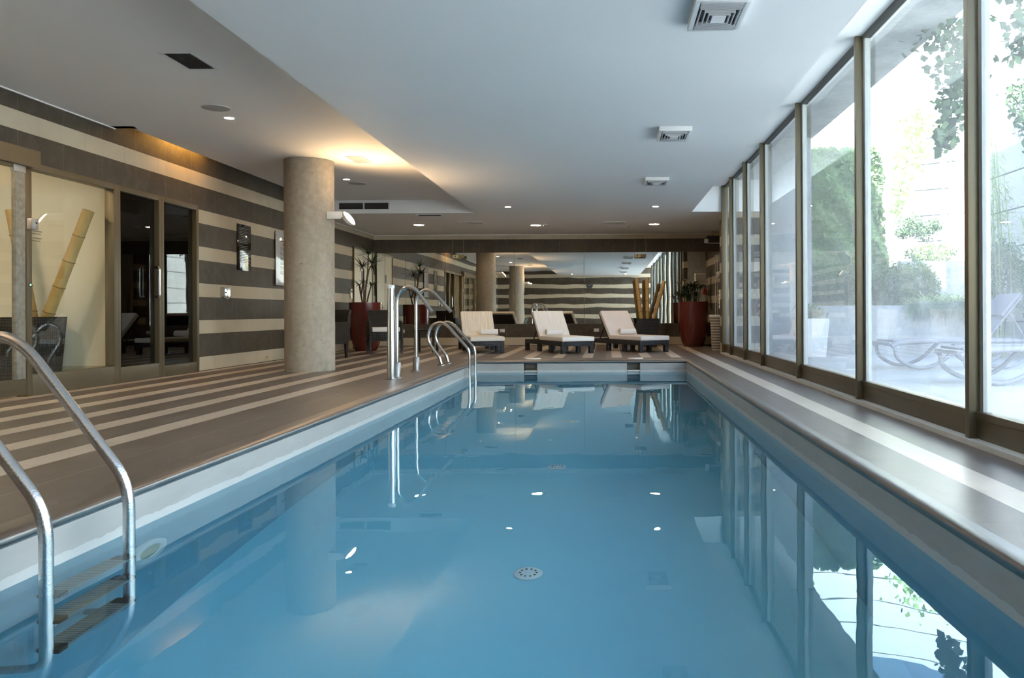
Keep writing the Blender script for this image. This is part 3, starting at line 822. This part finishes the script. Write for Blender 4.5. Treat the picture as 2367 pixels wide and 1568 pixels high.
hd.box(-.004, .004, .036, .039, 0, .10, Matrix.Rotation(R(60), 4, 'Y')).box(-.005, .005, .036, .039, 0, .07, Matrix.Rotation(R(-70), 4, 'Y'))
hd.build('hands_and_marks', M['cap'], t)

# ------------------------------------------------------------------ left wall items
def on_left(y, z): return (XL, y, z)
t = thing('info_plaque', 'black glass notice board on the striped wall right of the doors', 'notice board', on_left(11.63, 1.72))
MB().box(.004, .016, -.215, .215, -.36, .30).build('glass_sheet', M['plaque_dark'], t, bevel=.002)
g = MB()
for k in range(22):
    if k == 10: continue
    L_ = random.Random(k).uniform(.22, .33); g.box(.0162, .0168, -.17, -.17+L_, .24-k*.023, .247-k*.023)
g.build('print_rows', plain('grey_print', (.05, .05, .048), .4), t, smooth=False)
t = thing('info_plaque', 'clear notice board with printed rules, half hidden by the column', 'notice board', on_left(12.98, 1.62))
MB().box(.022, .028, -.28, .28, -.43, .43).build('clear_sheet', M['plaque_light'], t, bevel=.002)
g = MB(); rr = random.Random(4)
g.box(.0282, .0286, -.10, .20, .27, .29).box(.0282, .0286, -.02, .16, .215, .232)
for k in range(24):
    if k % 4 == 3: continue
    g.box(.0282, .0286, -.11, -.11+rr.uniform(.16, .34), .17-k*.019, .176-k*.019)
g.build('print_rows', M['ink'], t, smooth=False)
g = MB()
for yy in (-.25, .25):
    for zz in (-.38, .36): g.cyl((0, yy, zz), (.032, yy, zz), .008, seg=12)
g.build('standoffs', M['steel'], t)
t = thing('control_box', 'shiny square metal control box on the striped wall', 'control box', on_left(11.06, 1.03))
MB().box(0, .05, -.13, .0, -.075, .075).box(0, .02, .0, .14, -.085, .085).build('housing', M['steel'], t, bevel=.004)
MB().cyl((.05, -.07, 0), (.058, -.07, 0), .01).build('knob', M['black'], t)
t = thing('wall_tap', 'tiny brass tap low on the striped wall near the column', 'tap', on_left(12.36, .07))
MB().tube([(0, 0, 0), (.05, 0, 0), (.06, 0, -.04)], .008, 10).cyl((.03, 0, 0), (.03, 0, .03), .006).build('spout', M['brass'], t)
t = thing('intercom', 'small metal intercom on the wall by the white door', 'intercom', on_left(16.45, 1.14))
MB().box(0, .03, -.05, .05, -.10, .10).build('housing', M['socket'], t, bevel=.004)
MB().box(.03, .033, -.03, .03, .02, .07).build('speaker_slots', M['black'], t)
# cream door
d = thing('door_5', kind='structure', loc=(XL, 16.62, 0))
MB().box(0, .02, .0, 1.28, 0, 2.085).build('leaf', M['door_w'], d, bevel=.002)
MB().box(0, .035, 1.28, 1.34, 0, 2.12).box(0, .035, -.03, .0, 0, 2.12).box(0, .035, 0, 1.28, 2.085, 2.12).build('frame', M['bronze'], d)
MB().box(.02, .023, .638, .642, .0, 2.085).build('leaf_joint', M['ink'], d)
hp = MB().box(.02, .026, .80, .85, .72, 1.02).build('handle_plate', M['brass'], d)
MB().tube([(.02, .825, .88), (.06, .825, .88), (.06, .92, .88)], .008, 10, smooth=.02).build('lever', M['brass'], hp)
t = thing('door_sign', 'small brown square sign on the cream door', 'sign', (XL+.02, 17.2, 1.54))
MB().box(0, .006, -.07, .07, -.10, .10).build('plate', plain('brown_sign', (.12, .08, .07), .5), t)

# ------------------------------------------------------------------ round pots with plants
POT = [(.19, 0), (.205, .01), (.245, .09), (.285, .22), (.31, .38), (.318, .55), (.318, .90), (.322, .93), (.322, .955), (.296, .955), (.292, .88), (.02, .88)]
def blade(mb, base, d, L, w_, droop, n=6, fold=.25):
    d = d.normalized(); side = d.cross(Vector((0, 0, 1)))
    if side.length < 1e-3: side = Vector((1, 0, 0))
    side.normalize()
    vs = []; p = Vector(base); dd = d.copy()
    for i in range(n+1):
        t = i/n; ww = w_*(1-t)**.7*(.55+.45*min(1, t*4))+.0008
        up = side.cross(dd)*fold*ww
        vs += [tuple(p-side*ww+up), tuple(p), tuple(p+side*ww+up)]
        dd = (dd+Vector((0, 0, -droop/n))).normalized(); p = p+dd*(L/n)
    fs = []
    for i in range(n):
        q = i*3; fs += [(q, q+3, q+4, q+1), (q+1, q+4, q+5, q+2)]
    mb.add(vs, fs)
def tuft(mb, p, rnd, n, L, w_, droop=.7, spread=1.0, up=.25):
    for k in range(n):
        an = rnd.uniform(0, 2*PI); e = rnd.uniform(up, 1.2)
        d = Vector((math.cos(an)*spread, math.sin(an)*spread, e))
        blade(mb, p, d, L*rnd.uniform(.7, 1.15), w_, droop*rnd.uniform(.5, 1.4))
def dracaena(loc, label, seed):
    t = thing('potted_plant', label, 'potted plant', loc)
    MB().lathe(POT, 48).build('pot', M['pot'], t)
    MB().lathe([(.29, .86), (.29, .885)], 32).build('soil', M['soil'], t)
    rnd = random.Random(seed); st_ = MB(); lf = MB()
    for (pts, n, L) in (([(-.02, 0, .88), (.0, 0, 1.25), (.06, .02, 1.62), (.12, .03, 1.72)], 30, .32), ([(-.04, 0, .88), (-.03, -.02, 1.3), (-.03, -.04, 1.60), (-.06, -.04, 1.66)], 26, .28),
                        ([(-.06, .02, .88), (-.13, .05, 1.2), (-.15, .06, 1.30)], 16, .2), ([(.0, .03, .9), (.05, .05, 1.15), (.09, .05, 1.28)], 12, .18), ([(-.1, .03, 1.12), (-.06, .0, 1.30), (-.05, 0, 1.36)], 12, .18),
                        ([(.0, 0, 1.25), (.05, -.05, 1.5), (.08, -.08, 1.9)], 22, .26)):
        st_.tube(pts, .017, 8, r2=.012, smooth=.1); tuft(lf, Vector(pts[-1]), rnd, n, L*1.15, .016, .45, 1.0, -.15)
    st_.build('stems', M['bark'], t); lf.build('leaves', M['leaf_dark'], t, smooth=False)
dracaena((-4.80, 16.0, 0), 'tall thin-leaved plant in a dark red pot in the far left corner', 3)
t = thing('potted_plant', 'bushy low palm in a tall dark red pot near the windows', 'potted plant', (1.82, 17.3, 0))
MB().lathe(POT, 48).build('pot', M['pot'], t)
MB().lathe([(.29, .86), (.29, .885)], 32).build('soil', M['soil'], t)
rnd = random.Random(11); st_ = MB(); lf = MB()
for k in range(17):
    an = rnd.uniform(0, 2*PI); rad = rnd.uniform(.02, .2); h = rnd.uniform(1.05, 1.42); q = rad*rnd.uniform(1, 2.2)
    p0 = Vector((math.cos(an)*rad, math.sin(an)*rad, .88)); p1 = Vector((math.cos(an)*q, math.sin(an)*q, h))
    st_.tube([p0, p1], .007, 6); tuft(lf, p1, rnd, 15, .20, .013, .6, 1.0, -.1)
st_.build('stems', M['leaf_dark'], t); lf.build('leaves', M['leaf_dark'], t, smooth=False)

# ------------------------------------------------------------------ loungers
def lounger(loc, rz, label, cush, W=.62):
    t = thing('sun_lounger', label, 'lounger', loc, rz, 'dark sun loungers by the far wall')
    h = W/2
    m = MB()
    m.box(-h, -h+.055, 0, 1.90, .135, .215).box(h-.055, h, 0, 1.90, .135, .215)
    m.box(-h+.055, h-.055, 0, .055, .135, .215).box(-h+.055, h-.055, 1.845, 1.90, .135, .215).box(-h+.055, h-.055, 1.10, 1.16, .15, .21)
    m.box(-h+.055, h-.055, .055, 1.12, .175, .205)
    m.build('frame', M['wicker_blue'], t, bevel=.005)
    for y in (.0, .57, 1.16, 1.82):
        for x in (-h, h-.075):
            MB().box(x, x+.075, y, y+.08, 0, .15).build('leg', M['wicker_blue'], t, bevel=.004)
    a = R(52)
    mt = Matrix.Translation((0, 1.13, .215)) @ Matrix.Rotation(a, 4, 'X')
    MB().box(-h+.01, h-.01, 0, .62, -.03, 0, mt).build('backrest_panel', M['wicker_blue'], t, bevel=.004)
    for x in (-h+.08, h-.08):
        MB().tube([(x, 1.13+.40*math.cos(a), .215+.40*math.sin(a)), (x, 1.66, .17)], .012, 8).build('backrest_prop', M['black'], t)
    # one folded cushion
    ca, sa = math.cos(a), math.sin(a); th = .085; y0 = 1.12
    bx, bz = y0+.64*ca, .22+.64*sa
    poly = [(-.03, .218), (y0, .218), (bx, bz), (bx-th*sa, bz+th*ca), (y0-th*math.tan(a/2), .218+th), (-.03, .218+th)]
    # prism is extruded along x: poly = (y, z)
    c_ = MB(); n = 8
    c_.prism(poly, 0, -h-.005, h+.005)
    o = c_.build('cushion', cush, t, bevel=.026, segs=4, ang=60)
    return t
def place(fl, rz, W=.62):
    return (fl[0]+W/2*math.cos(rz), fl[1]+W/2*math.sin(rz), 0)
a1, a2, a3 = R(17), R(26), R(30)
L1 = place((-2.50, 14.62), a1); L2 = place((-.82, 14.29), a2); L3 = place((.575, 14.60), a3)
lounger(L1, a1, 'dark sun lounger with creased beige cushion, left of the three', M['cush1'])
lounger(L2, a2, 'dark sun lounger with creased white cushion, middle of the three', M['cush2'])
lounger(L3, a3, 'dark sun lounger with smooth pale cushion, right of the three', M['cush3'])
def rolled_towel(L, rz, off, label):
    l = Matrix.Translation(L) @ Matrix.Rotation(rz, 4, 'Z') @ Vector(off)
    # spiral roll, slightly flattened
    seg = 46; r0, r1 = .014, .064; turns = 3.2; w_ = .165
    m = MB(); vs = []; fs = []
    pts = []
    for k in range(seg+1):
        q = k/seg; an = q*turns*2*PI; rr = r0+(r1-r0)*q; pts.append((rr*math.cos(an), rr*math.sin(an)*.92))
    outer = [(x, z) for x, z in pts]
    body = [((r1-.004)*math.cos(2*PI*k/28), (r1-.004)*.92*math.sin(2*PI*k/28)) for k in range(28)]
    m.prism(body, 0, -w_+.008, w_-.008)
    for k in range(seg):
        (xa, za), (xb, zb) = pts[k], pts[k+1]
        n = len(vs); vs += [(-w_, xa, za), (w_, xa, za), (w_, xb, zb), (-w_, xb, zb), (-w_, xa*.84, za*.84), (w_, xa*.84, za*.84), (w_, xb*.84, zb*.84), (-w_, xb*.84, zb*.84)]
        fs += [(n, n+1, n+2, n+3), (n+4, n+7, n+6, n+5), (n, n+3, n+7, n+4), (n+1, n+5, n+6, n+2)]
    m.add(vs, fs)
    o = m.build('rolled_towel', M['towel'], ang=70); o.location = l; o.rotation_euler = (0, 0, rz)
    tag(o, label, 'towel', 'rolled towels on the loungers'); return o
rolled_towel(L1, a1-R(12), (-.02, .98, .367), 'rolled white towel on the left lounger with beige cushion')
rolled_towel(L2, a2, (-.06, .98, .367), 'rolled white towel on the middle lounger with white cushion')
rolled_towel(L3, a3-R(5), (-.07, .97, .367), 'rolled white towel on the right lounger with smooth cushion')

# ------------------------------------------------------------------ wicker armchairs
def armchair(loc, rz, label):
    """front faces local -y"""
    t = thing('wicker_armchair', label, 'armchair', loc, rz, 'dark wicker armchairs')
    w_, d_ = .30, .28
    MB().box(-w_+.05, w_-.05, -d_, d_-.05, .235, .40).build('seat', M['wicker'], t, bevel=.008)
    prof_ = [(d_-.10, .235), (d_, .235), (d_+.10, .80), (d_+.05, .80)]
    MB().prism(prof_, 0, -w_+.04, w_-.04).build('backrest', M['wicker'], t, bevel=.012)
    for s_ in (-1, 1):
        x0, x1 = (w_-.05, w_) if s_ > 0 else (-w_, -w_+.05)
        pa = [(-d_, .235), (d_, .235), (d_+.05, .60), (-d_+.06, .60), (-d_+.015, .56), (-d_, .48)]
        MB().prism(pa, 0, x0, x1).build('arm_panel', M['wicker'], t, bevel=.01)
        for y in (-d_, d_-.05):
            MB().add([(x0,y,.25),(x1,y,.25),(x1,y+.05,.25),(x0,y+.05,.25),(x0+.008,y+.008,0),(x1-.008,y+.008,0),(x1-.008,y+.042,0),(x0+.008,y+.042,0)], [(0,1,2,3),(7,6,5,4),(0,4,5,1),(1,5,6,2),(2,6,7,3),(3,7,4,0)]).build('leg', M['wicker'], t)
    MB().box(-w_+.055, w_-.055, -d_-.01, d_-.06, .402, .485).build('cushion', M['chaircush'], t, bevel=.02, segs=3)
armchair((-4.12, 14.86, 0), R(22), 'dark wicker armchair with pale cushion, turned towards the pool')
armchair((-4.72, 13.35, 0), R(-35), 'dark wicker armchair mostly hidden behind the concrete column')
t = thing('side_table', 'low dark wicker side table behind the armchairs', 'side table', (-3.45, 15.3, 0))
MB().box(-.2, .2, -.2, .2, .40, .43).build('table_top', M['wicker'], t, bevel=.005)
for sx in (-1, 1):
    for sy in (-1, 1): MB().box(sx*.17-.02, sx*.17+.02, sy*.17-.02, sy*.17+.02, 0, .40).build('leg', M['wicker'], t)

# ------------------------------------------------------------------ recess: rack, basket, extinguisher, camera
t = thing('towel_rack', 'slim metal towel rack with shelves in the right recess', 'rack', (2.30, 15.75, 0))
for sx in (-.19, .19):
    for sy in (-.15, .15): MB().cyl((sx, sy, 0), (sx, sy, 1.85), .007, seg=8).build('upright', M['alu'], t)
for z in (.80, 1.41, 1.84): MB().box(-.19, .19, -.15, .15, z-.006, z).build('shelf', M['alu'], t, bevel=.002)
k = 0
for z0, n, xo, nm in ((1.41, 2, -.14, 'upper'), (1.41, 4, .02, 'upper'), (.80, 5, .0, 'lower')):
    for i in range(n):
        if nm == 'lower' or xo > 0: sx_, hh = .13, .075
        else: sx_, hh = .035, .055
        o = MB().box(-sx_, sx_, -.13, .13, 0, hh-.004).build('folded_towel', M['towel'], bevel=.02, segs=3)
        o.location = (2.30+xo, 15.75, z0+.002+i*hh)
        side = 'lower shelf' if nm == 'lower' else ('upper shelf, wide pile' if xo > 0 else 'upper shelf, small outer pile')
        ordn = ['lowest', 'second from below', 'third from below', 'fourth from below', 'topmost'][i] if i < n-1 else 'topmost'
        tag(o, 'folded white towel on the rack, %s, %s' % (side, ordn), 'towel', 'folded towels on the rack')
t = thing('laundry_basket', 'tall round basket with dark and pale stripes beside the right wall pier', 'basket', (2.10, 15.36, 0))
MB().lathe([(.125, 0), (.135, .02), (.165, .62), (.17, .66), (.155, .66), (.15, .60), (.12, .04), (.01, .04)], 36).build('body', M['basket'], t)
MB().lathe([(.172, .64), (.178, .66), (.172, .68), (.16, .66)], 36, cap=False).build('rim', M['cap'], t)
t = thing('fire_extinguisher', 'red fire extinguisher on the recess wall, seen in the mirror', 'fire extinguisher', (2.49, 15.5, .90))
MB().lathe([(.06, 0), (.075, .02), (.078, .05), (.078, .36), (.06, .42), (.03, .45)], 28).build('cylinder', M['red'], t)
MB().lathe([(.079, .12), (.079, .26)], 28, cap=False).build('label_sleeve', M['cap'], t)
MB().box(-.02, .02, -.02, .02, .45, .49).box(-.10, .02, -.012, .012, .49, .505).build('valve_handle', M['black'], t)
MB().tube([(-.0, -.03, .47), (.03, -.11, .42), (.03, -.115, .15), (.02, -.10, -.02)], .011, 10, smooth=.08).build('hose', M['black'], t)
t = thing('ceiling_projector', 'dark bracketed device with a white box under the ceiling, far right corner', 'projector', (2.28, 17.55, ZC))
MB().cyl((0, 0, 0), (0, 0, -.12), .015).build('stem', M['alu'], t)
MB().box(-.14, .16, -.13, .13, -.24, -.11).build('body', M['black'], t, bevel=.012)
MB().box(-.20, -.12, -.16, -.08, -.27, -.18).build('camera_box', M['vent_w'], t, bevel=.006)
MB().box(-.12, .18, -.15, -.13, -.285, -.265).cyl((.16, -.14, -.27), (.16, -.14, -.36), .006).build('bracket', M['alu'], t)

# ------------------------------------------------------------------ garden: ground and walls
struct('floor_terrace', MB().box(2.16, 14, -4, 25, -.12, 0), M['terrace'])
struct('wall_terrace_end', MB().box(2.12, 3.62, 14.35, 14.65, 0, 3.85), M['conc_out'])
struct('ceiling_canopy', MB().box(2.36, 3.66, 3.5, 14.65, 3.83, 4.15), M['conc_out'])
struct('wall_garden_right', MB().box(6.7, 7.0, -3, 14.2, 0, 4.25), M['conc_joint'])
cw = MB(); arc = []
for k in range(25):
    a_ = R(-15+k*6.0); arc.append((4.2+6.2*math.sin(a_), 14.2+6.4*math.cos(a_)))
for i in range(len(arc)-1):
    (xa, ya), (xb, yb) = arc[i], arc[i+1]
    d_ = Vector((xb-xa, yb-ya, 0)).normalized(); n_ = Vector((-d_.y, d_.x, 0))*.3
    cw.add([(xa,ya,0),(xb,yb,0),(xb+n_.x,yb+n_.y,0),(xa+n_.x,ya+n_.y,0),(xa,ya,7.5),(xb,yb,7.5),(xb+n_.x,yb+n_.y,7.5),(xa+n_.x,ya+n_.y,7.5)], [(0,3,2,1),(4,5,6,7),(0,1,5,4),(1,2,6,5),(2,3,7,6),(3,0,4,7)])
struct('wall_garden_far', cw, M['conc_joint'])
# planting beds in two tiers
pb = MB()
fr = [(3.62, 14.1), (4.4, 13.75), (5.2, 13.5), (6.0, 13.35), (6.7, 13.3)]
for (xa, ya), (xb, yb) in zip(fr, fr[1:]):
    pb.add([(xa,ya,0),(xb,yb,0),(xb,yb+.18,0),(xa,ya+.18,0),(xa,ya,.83),(xb,yb,.83),(xb,yb+.18,.83),(xa,ya+.18,.83)], [(0,3,2,1),(4,5,6,7),(0,1,5,4),(1,2,6,5),(2,3,7,6),(3,0,4,7)])
struct('wall_planter_low', pb, M['conc_out'])
struct('wall_planter_high', MB().box(5.55, 8.2, 15.3, 15.5, 0, 1.68), M['conc_out'])
struct('floor_bed_low', MB().box(3.4, 8.5, 14.15, 20.4, 0, .74).box(4.4, 6.7, 13.8, 14.15, 0, .74), M['soil'])
struct('floor_bed_high', MB().box(5.6, 8.4, 15.5, 20, .7, 1.6), M['soil'])
struct('wall_ivy_pier', MB().box(4.0, 5.15, 15.9, 16.4, .7, 3.9), M['conc_out'])

# ------------------------------------------------------------------ garden: plants
def leaves(mb, rnd, n, fn, size, lw=.5, flat=None):
    for _ in range(n):
        p, nrm = fn(rnd)
        q = Vector((rnd.gauss(0, 1), rnd.gauss(0, 1), rnd.gauss(0, 1))).normalized()
        nn = (nrm*(flat if flat is not None else .6)+q).normalized()
        d = nn.cross(Vector((rnd.gauss(0, 1), rnd.gauss(0, 1), rnd.gauss(0, 1)))).normalized(); e = nn.cross(d)
        s_ = size*rnd.uniform(.6, 1.3)
        mb.add([p-d*s_, p-e*s_*lw, p+d*s_, p+e*s_*lw], [(0, 1, 2, 3)])
def ellip(c, r, shell=.55):
    c = Vector(c)
    def fn(rnd):
        q = Vector((rnd.gauss(0, 1), rnd.gauss(0, 1), rnd.gauss(0, 1))).normalized()
        k = rnd.uniform(shell, 1.0)
        k *= 1+.12*math.sin(q.x*7+c.x*3)*math.cos(q.y*6+q.z*5)
        return c+Vector((q.x*r[0], q.y*r[1], q.z*r[2]))*k, q
    return fn
def shrub(name, label, cat, c, r, n, size, mat, seed, group=None, lw=.5, ground=.74):
    t = thing(name, label, cat, (c[0], c[1], ground), group=group)
    rnd = random.Random(seed); m = MB(); lc = (0, 0, c[2]-ground)
    leaves(m, rnd, n, ellip(lc, r), size, lw); m.build('foliage', mat, t, smooth=False)
    b_ = MB()
    for k in range(5):
        an = 2*PI*k/5+.3; b_.tube([(0, 0, 0), (r[0]*.45*math.cos(an), r[1]*.45*math.sin(an), lc[2]+r[2]*.3)], .015, 6, r2=.005)
    b_.build('branches', M['bark'], t)
    return t
G = 'hedge shrubs in the low bed'
for i, (x, y, z, rx, rz_, lb) in enumerate(((4.06, 14.78, 1.15, .38, .48, 'green hedge shrub beside the terrace end wall'), (4.55, 14.65, 1.18, .42, .50, 'green hedge shrub below the ivy pier'),
        (5.15, 14.5, 1.15, .44, .48, 'green hedge shrub left of the strap-leaved clump'), (5.65, 14.75, 1.20, .40, .45, 'green hedge shrub before the raised concrete bed'))):
    shrub('hedge_shrub', lb, 'shrub', (x, y, z), (rx, .38, rz_), 3400, .030, M['leaf_shrub'], 20+i, G)
shrub('silvery_shrub', 'large grey-green shrub in front of the right garden wall', 'shrub', (6.2, 12.75, 1.25), (.40, .42, .62), 4200, .030, M['leaf_grey'], 31, ground=0.0)
shrub('silvery_shrub', 'grey-green shrub at the right picture edge behind the outdoor lounger', 'shrub', (6.25, 11.6, 1.05), (.35, .42, .60), 3200, .030, M['leaf_grey'], 32, ground=0.0)
shrub('flowering_shrub', 'low shrub with orange dots on the raised concrete bed', 'shrub', (6.3, 15.75, 1.85), (.55, .25, .22), 1500, .03, M['leaf_shrub'], 33, ground=1.6)
# strap-leaved clumps
for i, (x, y, lb) in enumerate(((6.05, 13.85, 'bright strap-leaved clump at the bed corner, right one'), (5.60, 13.95, 'bright strap-leaved clump at the bed edge, left one'))):
    t = thing('strap_leaf_clump', lb, 'plant', (x, y, .74), group='strap-leaved clumps'); m = MB(); rnd = random.Random(50+i)
    for k in range(5):
        tuft(m, Vector((rnd.uniform(-.22, .22), rnd.uniform(-.1, .1), .02)), rnd, 26, .60, .020, 1.3, .8, .7)
    m.build('leaves', M['leaf_bright'], t, smooth=False)
# trailing plants over the low wall
for i, (x, y, lb) in enumerate(((5.30, 13.44, 'trailing rosemary hanging over the low wall, left one'), (5.88, 13.32, 'trailing rosemary hanging over the low wall, right one'))):
    t = thing('trailing_rosemary', lb, 'plant', (x, y, .80), group='trailing rosemary plants'); m = MB(); rnd = random.Random(60+i)
    for k in range(420):
        an = rnd.uniform(PI, 2*PI); d_ = Vector((math.cos(an)*1.1, math.sin(an)*.7, rnd.uniform(-.1, .7)))
        blade(m, Vector((rnd.uniform(-.22, .22), rnd.uniform(-.02, .12), rnd.uniform(0, .12))), d_, rnd.uniform(.18, .42), .011, rnd.uniform(1.5, 3.4), 5)
    m.build('foliage', M['leaf_grey'], t, smooth=False)
# ivy over the pier
t = thing('ivy', 'thick ivy covering the garden pier', 'ivy', (4.62, 15.85, .74)); m = MB(); rnd = random.Random(70)
def ivyfn(rnd):
    z = rnd.uniform(.0, 3.15); w_ = .74+.12*math.sin(z*2.2)+(.1 if z > 2.2 else 0)
    if z > 2.6: w_ -= (z-2.6)*.5
    x = rnd.uniform(-w_, w_); dep = .16*(1-(abs(x)/w_)**3)+.05*math.sin(x*9+z*7)
    return Vector((x, -.05-max(0, dep)-rnd.uniform(0, .06), z)), Vector((x*.5, -1, .35)).normalized()
leaves(m, rnd, 6000, ivyfn, .066, .8, 1.3)
def ivyside(rnd):
    z = rnd.uniform(.6, 3.1); return Vector((.60+rnd.uniform(-.02, .2)*math.sin(z*1.1), rnd.uniform(-.1, .5), z)), Vector((1, -.2, .3)).normalized()
leaves(m, rnd, 1800, ivyside, .066, .8, 1.2)
m.build('foliage', M['leaf_ivy'], t, smooth=False)
MB().tube([(-.2, -.06, 0), (-.1, -.08, 1.4), (-.25, -.06, 2.8)], .02, 6).tube([(.2, -.06, 0), (.25, -.08, 1.6), (.1, -.06, 2.9)], .018, 6).build('stems', M['bark'], t)
# small tree
t = thing('small_tree', 'small clipped tree in front of the sunlit curved wall', 'tree', (6.85, 17.2, 1.6)); m = MB(); rnd = random.Random(80)
for c_, r_ in (((-.45, 0, .98), (.36, .3, .26)), ((-.15, 0, .86), (.34, .3, .24)), ((-.55, 0, .80), (.22, .2, .14)), ((.1, 0, .95), (.2, .2, .16))):
    leaves(m, rnd, 900, ellip(c_, r_, .2), .032, .4)
m.build('foliage', M['leaf_deep'], t, smooth=False)
MB().tube([(.25, 0, 0), (.12, 0, .3), (-.1, 0, .62), (-.3, 0, .85)], .022, 8, r2=.01).tube([(-.05, 0, .55), (.05, 0, .9)], .012, 6).build('trunk', M['bark'], t)
# bamboo against the right wall
for i, (x, y, h_) in enumerate(((6.15, 12.75, 3.5), (6.15, 11.0, 3.0))):
    t = thing('garden_bamboo', ['tall bamboo thicket against the right garden wall, farther one', 'tall bamboo thicket against the right garden wall, nearer one'][i], 'bamboo', (x, y, 0), group='bamboo thickets'); m = MB(); rnd = random.Random(90+i); s_ = MB()
    for k in range(15):
        bx_, by_ = rnd.uniform(-.18, .18), rnd.uniform(-.4, .4); hh = h_*rnd.uniform(.6, 1.1); lean = rnd.uniform(-.25, .0)
        s_.tube([(bx_, by_, 0), (bx_+lean*.3, by_, hh*.6), (bx_+lean, by_, hh)], .012, 6, r2=.004)
        for q in range(150):
            z = hh*rnd.uniform(.3, 1.0); pp = Vector((bx_+lean*(z/hh)**2, by_, z))
            an = rnd.uniform(0, 2*PI); blade(m, pp+Vector((rnd.gauss(0, .07), rnd.gauss(0, .1), 0)), Vector((math.cos(an), math.sin(an), rnd.uniform(-.3, .5))), rnd.uniform(.08, .17), .007, 1.0, 3)
    m.build('leaves', M['leaf_bamboo'], t, smooth=False); s_.build('culms', M['leaf_bamboo'], t)
# climbing plants hanging from the canopy edge and over the wall tops
def vine(label, x, y, z, pts, seed, n, size=.055, spread=.16, mat='leaf_deep'):
    t = thing('hanging_vine', label, 'climbing plant', (x, y, z), group='vines hanging into the garden'); m = MB(); rnd = random.Random(seed); s_ = MB()
    s_.tube(pts, .008, 6)
    P = [Vector(p) for p in pts]
    def fn(rnd):
        k = rnd.random()**1.3*(len(P)-1); i = min(int(k), len(P)-2); q = P[i].lerp(P[i+1], k-i)
        sp = spread*(1-.75*k/(len(P)-1))
        return q+Vector((rnd.gauss(0, sp), rnd.gauss(0, sp), rnd.gauss(0, sp*.7))), Vector((0, -1, .2))
    leaves(m, rnd, n, fn, size, .8, 1.0)
    m.build('foliage', M[mat], t, smooth=False); s_.build('stems', M['bark'], t)
vine('leafy vine hanging below the canopy edge, left of the big mullion', 3.72, 9.0, 3.9, [(0, 0, .1), (.1, -.2, -.25), (.1, -.25, -.6), (.0, -.3, -1.0), (-.05, -.2, -1.4)], 5, 620, .05, .20)
vine('leafy vine hanging at the top right, right of the big mullion', 3.85, 7.7, 4.0, [(0, 0, .1), (.1, -.3, -.1), (.15, -.2, -.4), (.05, -.1, -.9)], 6, 560, .05, .26)
vine('thin vine trailing down the right garden wall top', 6.6, 12.9, 4.25, [(.1, 0, .05), (-.05, 0, -.1), (-.08, -.3, -.6), (-.08, -.5, -1.3)], 7, 420, .05, .14)
vine('green creeper over the right end of the curved wall', 7.6, 19.0, 5.2, [(-.2, 0, .4), (-.4, -.1, -.4), (-.7, -.2, -1.2), (-.9, -.3, -2.2)], 8, 900, .07, .35, 'leaf_bamboo')
vine('yellow-green creeper hanging behind the ivy pier', 4.3, 18.9, 6.3, [(0, 0, .3), (.1, -.1, -.8), (.0, -.2, -1.8), (.1, -.2, -2.6)], 9, 700, .06, .22, 'leaf_bamboo')

# ------------------------------------------------------------------ garden furniture
def resin_lounger(loc, rz, label, back):
    """length along local x, foot at x=0"""
    t = thing('garden_lounger', label, 'lounger', loc, rz, 'grey garden loungers')
    W = .62
    for s_ in (0, W):
        m = MB()
        m.tube([(0, s_, .30), (.08, s_, .335), (.5, s_, .36), (1.2, s_, .36), (1.92, s_, .35)], .028, 10, smooth=.1)
        m.build('side_rail', M['resin'], t, ang=60)
        for x0, x1, x2 in ((.02, .42, .95), (1.05, 1.45, 1.90)):
            MB().tube([(x0+.02, s_, .30), (x0+.04, s_, .16), (x0+.22, s_, .04), (x1, s_, .022), (x1+.22, s_, .10), (x2-.08, s_, .32)], .024, 10, smooth=.12).build('leg_loop', M['resin'], t, ang=60)
    MB().box(.04, 1.22, .03, W-.03, .352, .372).build('sling_seat', M['sling'], t, bevel=.006)
    MB().box(-.02, .05, .02, W-.02, .30, .345).box(1.18, 1.24, .02, W-.02, .33, .37).build('cross_bars', M['resin'], t, bevel=.01)
    a = R(back); mt = Matrix.Translation((1.22, 0, .37)) @ Matrix.Rotation(-a, 4, 'Y')
    MB().box(0, .72, .03, W-.03, -.012, .012, mt).build('sling_back', M['sling'], t, bevel=.006)
    if back > 20:
        MB().box(.36, .72, .05, W-.05, .012, .055, mt).build('head_cushion', M['sling'], t, bevel=.018, segs=3)
        MB().cyl(mt @ Vector((.45, .05, -.01)), (1.75, .05, .34), .012, seg=8).build('prop', M['resin'], t)
resin_lounger((3.50, 10.0, 0), R(2), 'grey garden lounger with raised back on the terrace', 50)
resin_lounger((3.42, 7.85, 0), R(-1), 'flat grey garden lounger nearest the glass', 0)
t = thing('terrace_planter', 'white tapered planter on the terrace at the end wall', 'planter', (3.30, 13.2, 0))
square_planter(t, .50, .40, .62, M['pot_w'])
m = MB(); leaves(m, random.Random(99), 900, ellip((0, 0, .70), (.24, .24, .16), .2), .03); m.build('foliage', M['leaf_shrub'], t, smooth=False)
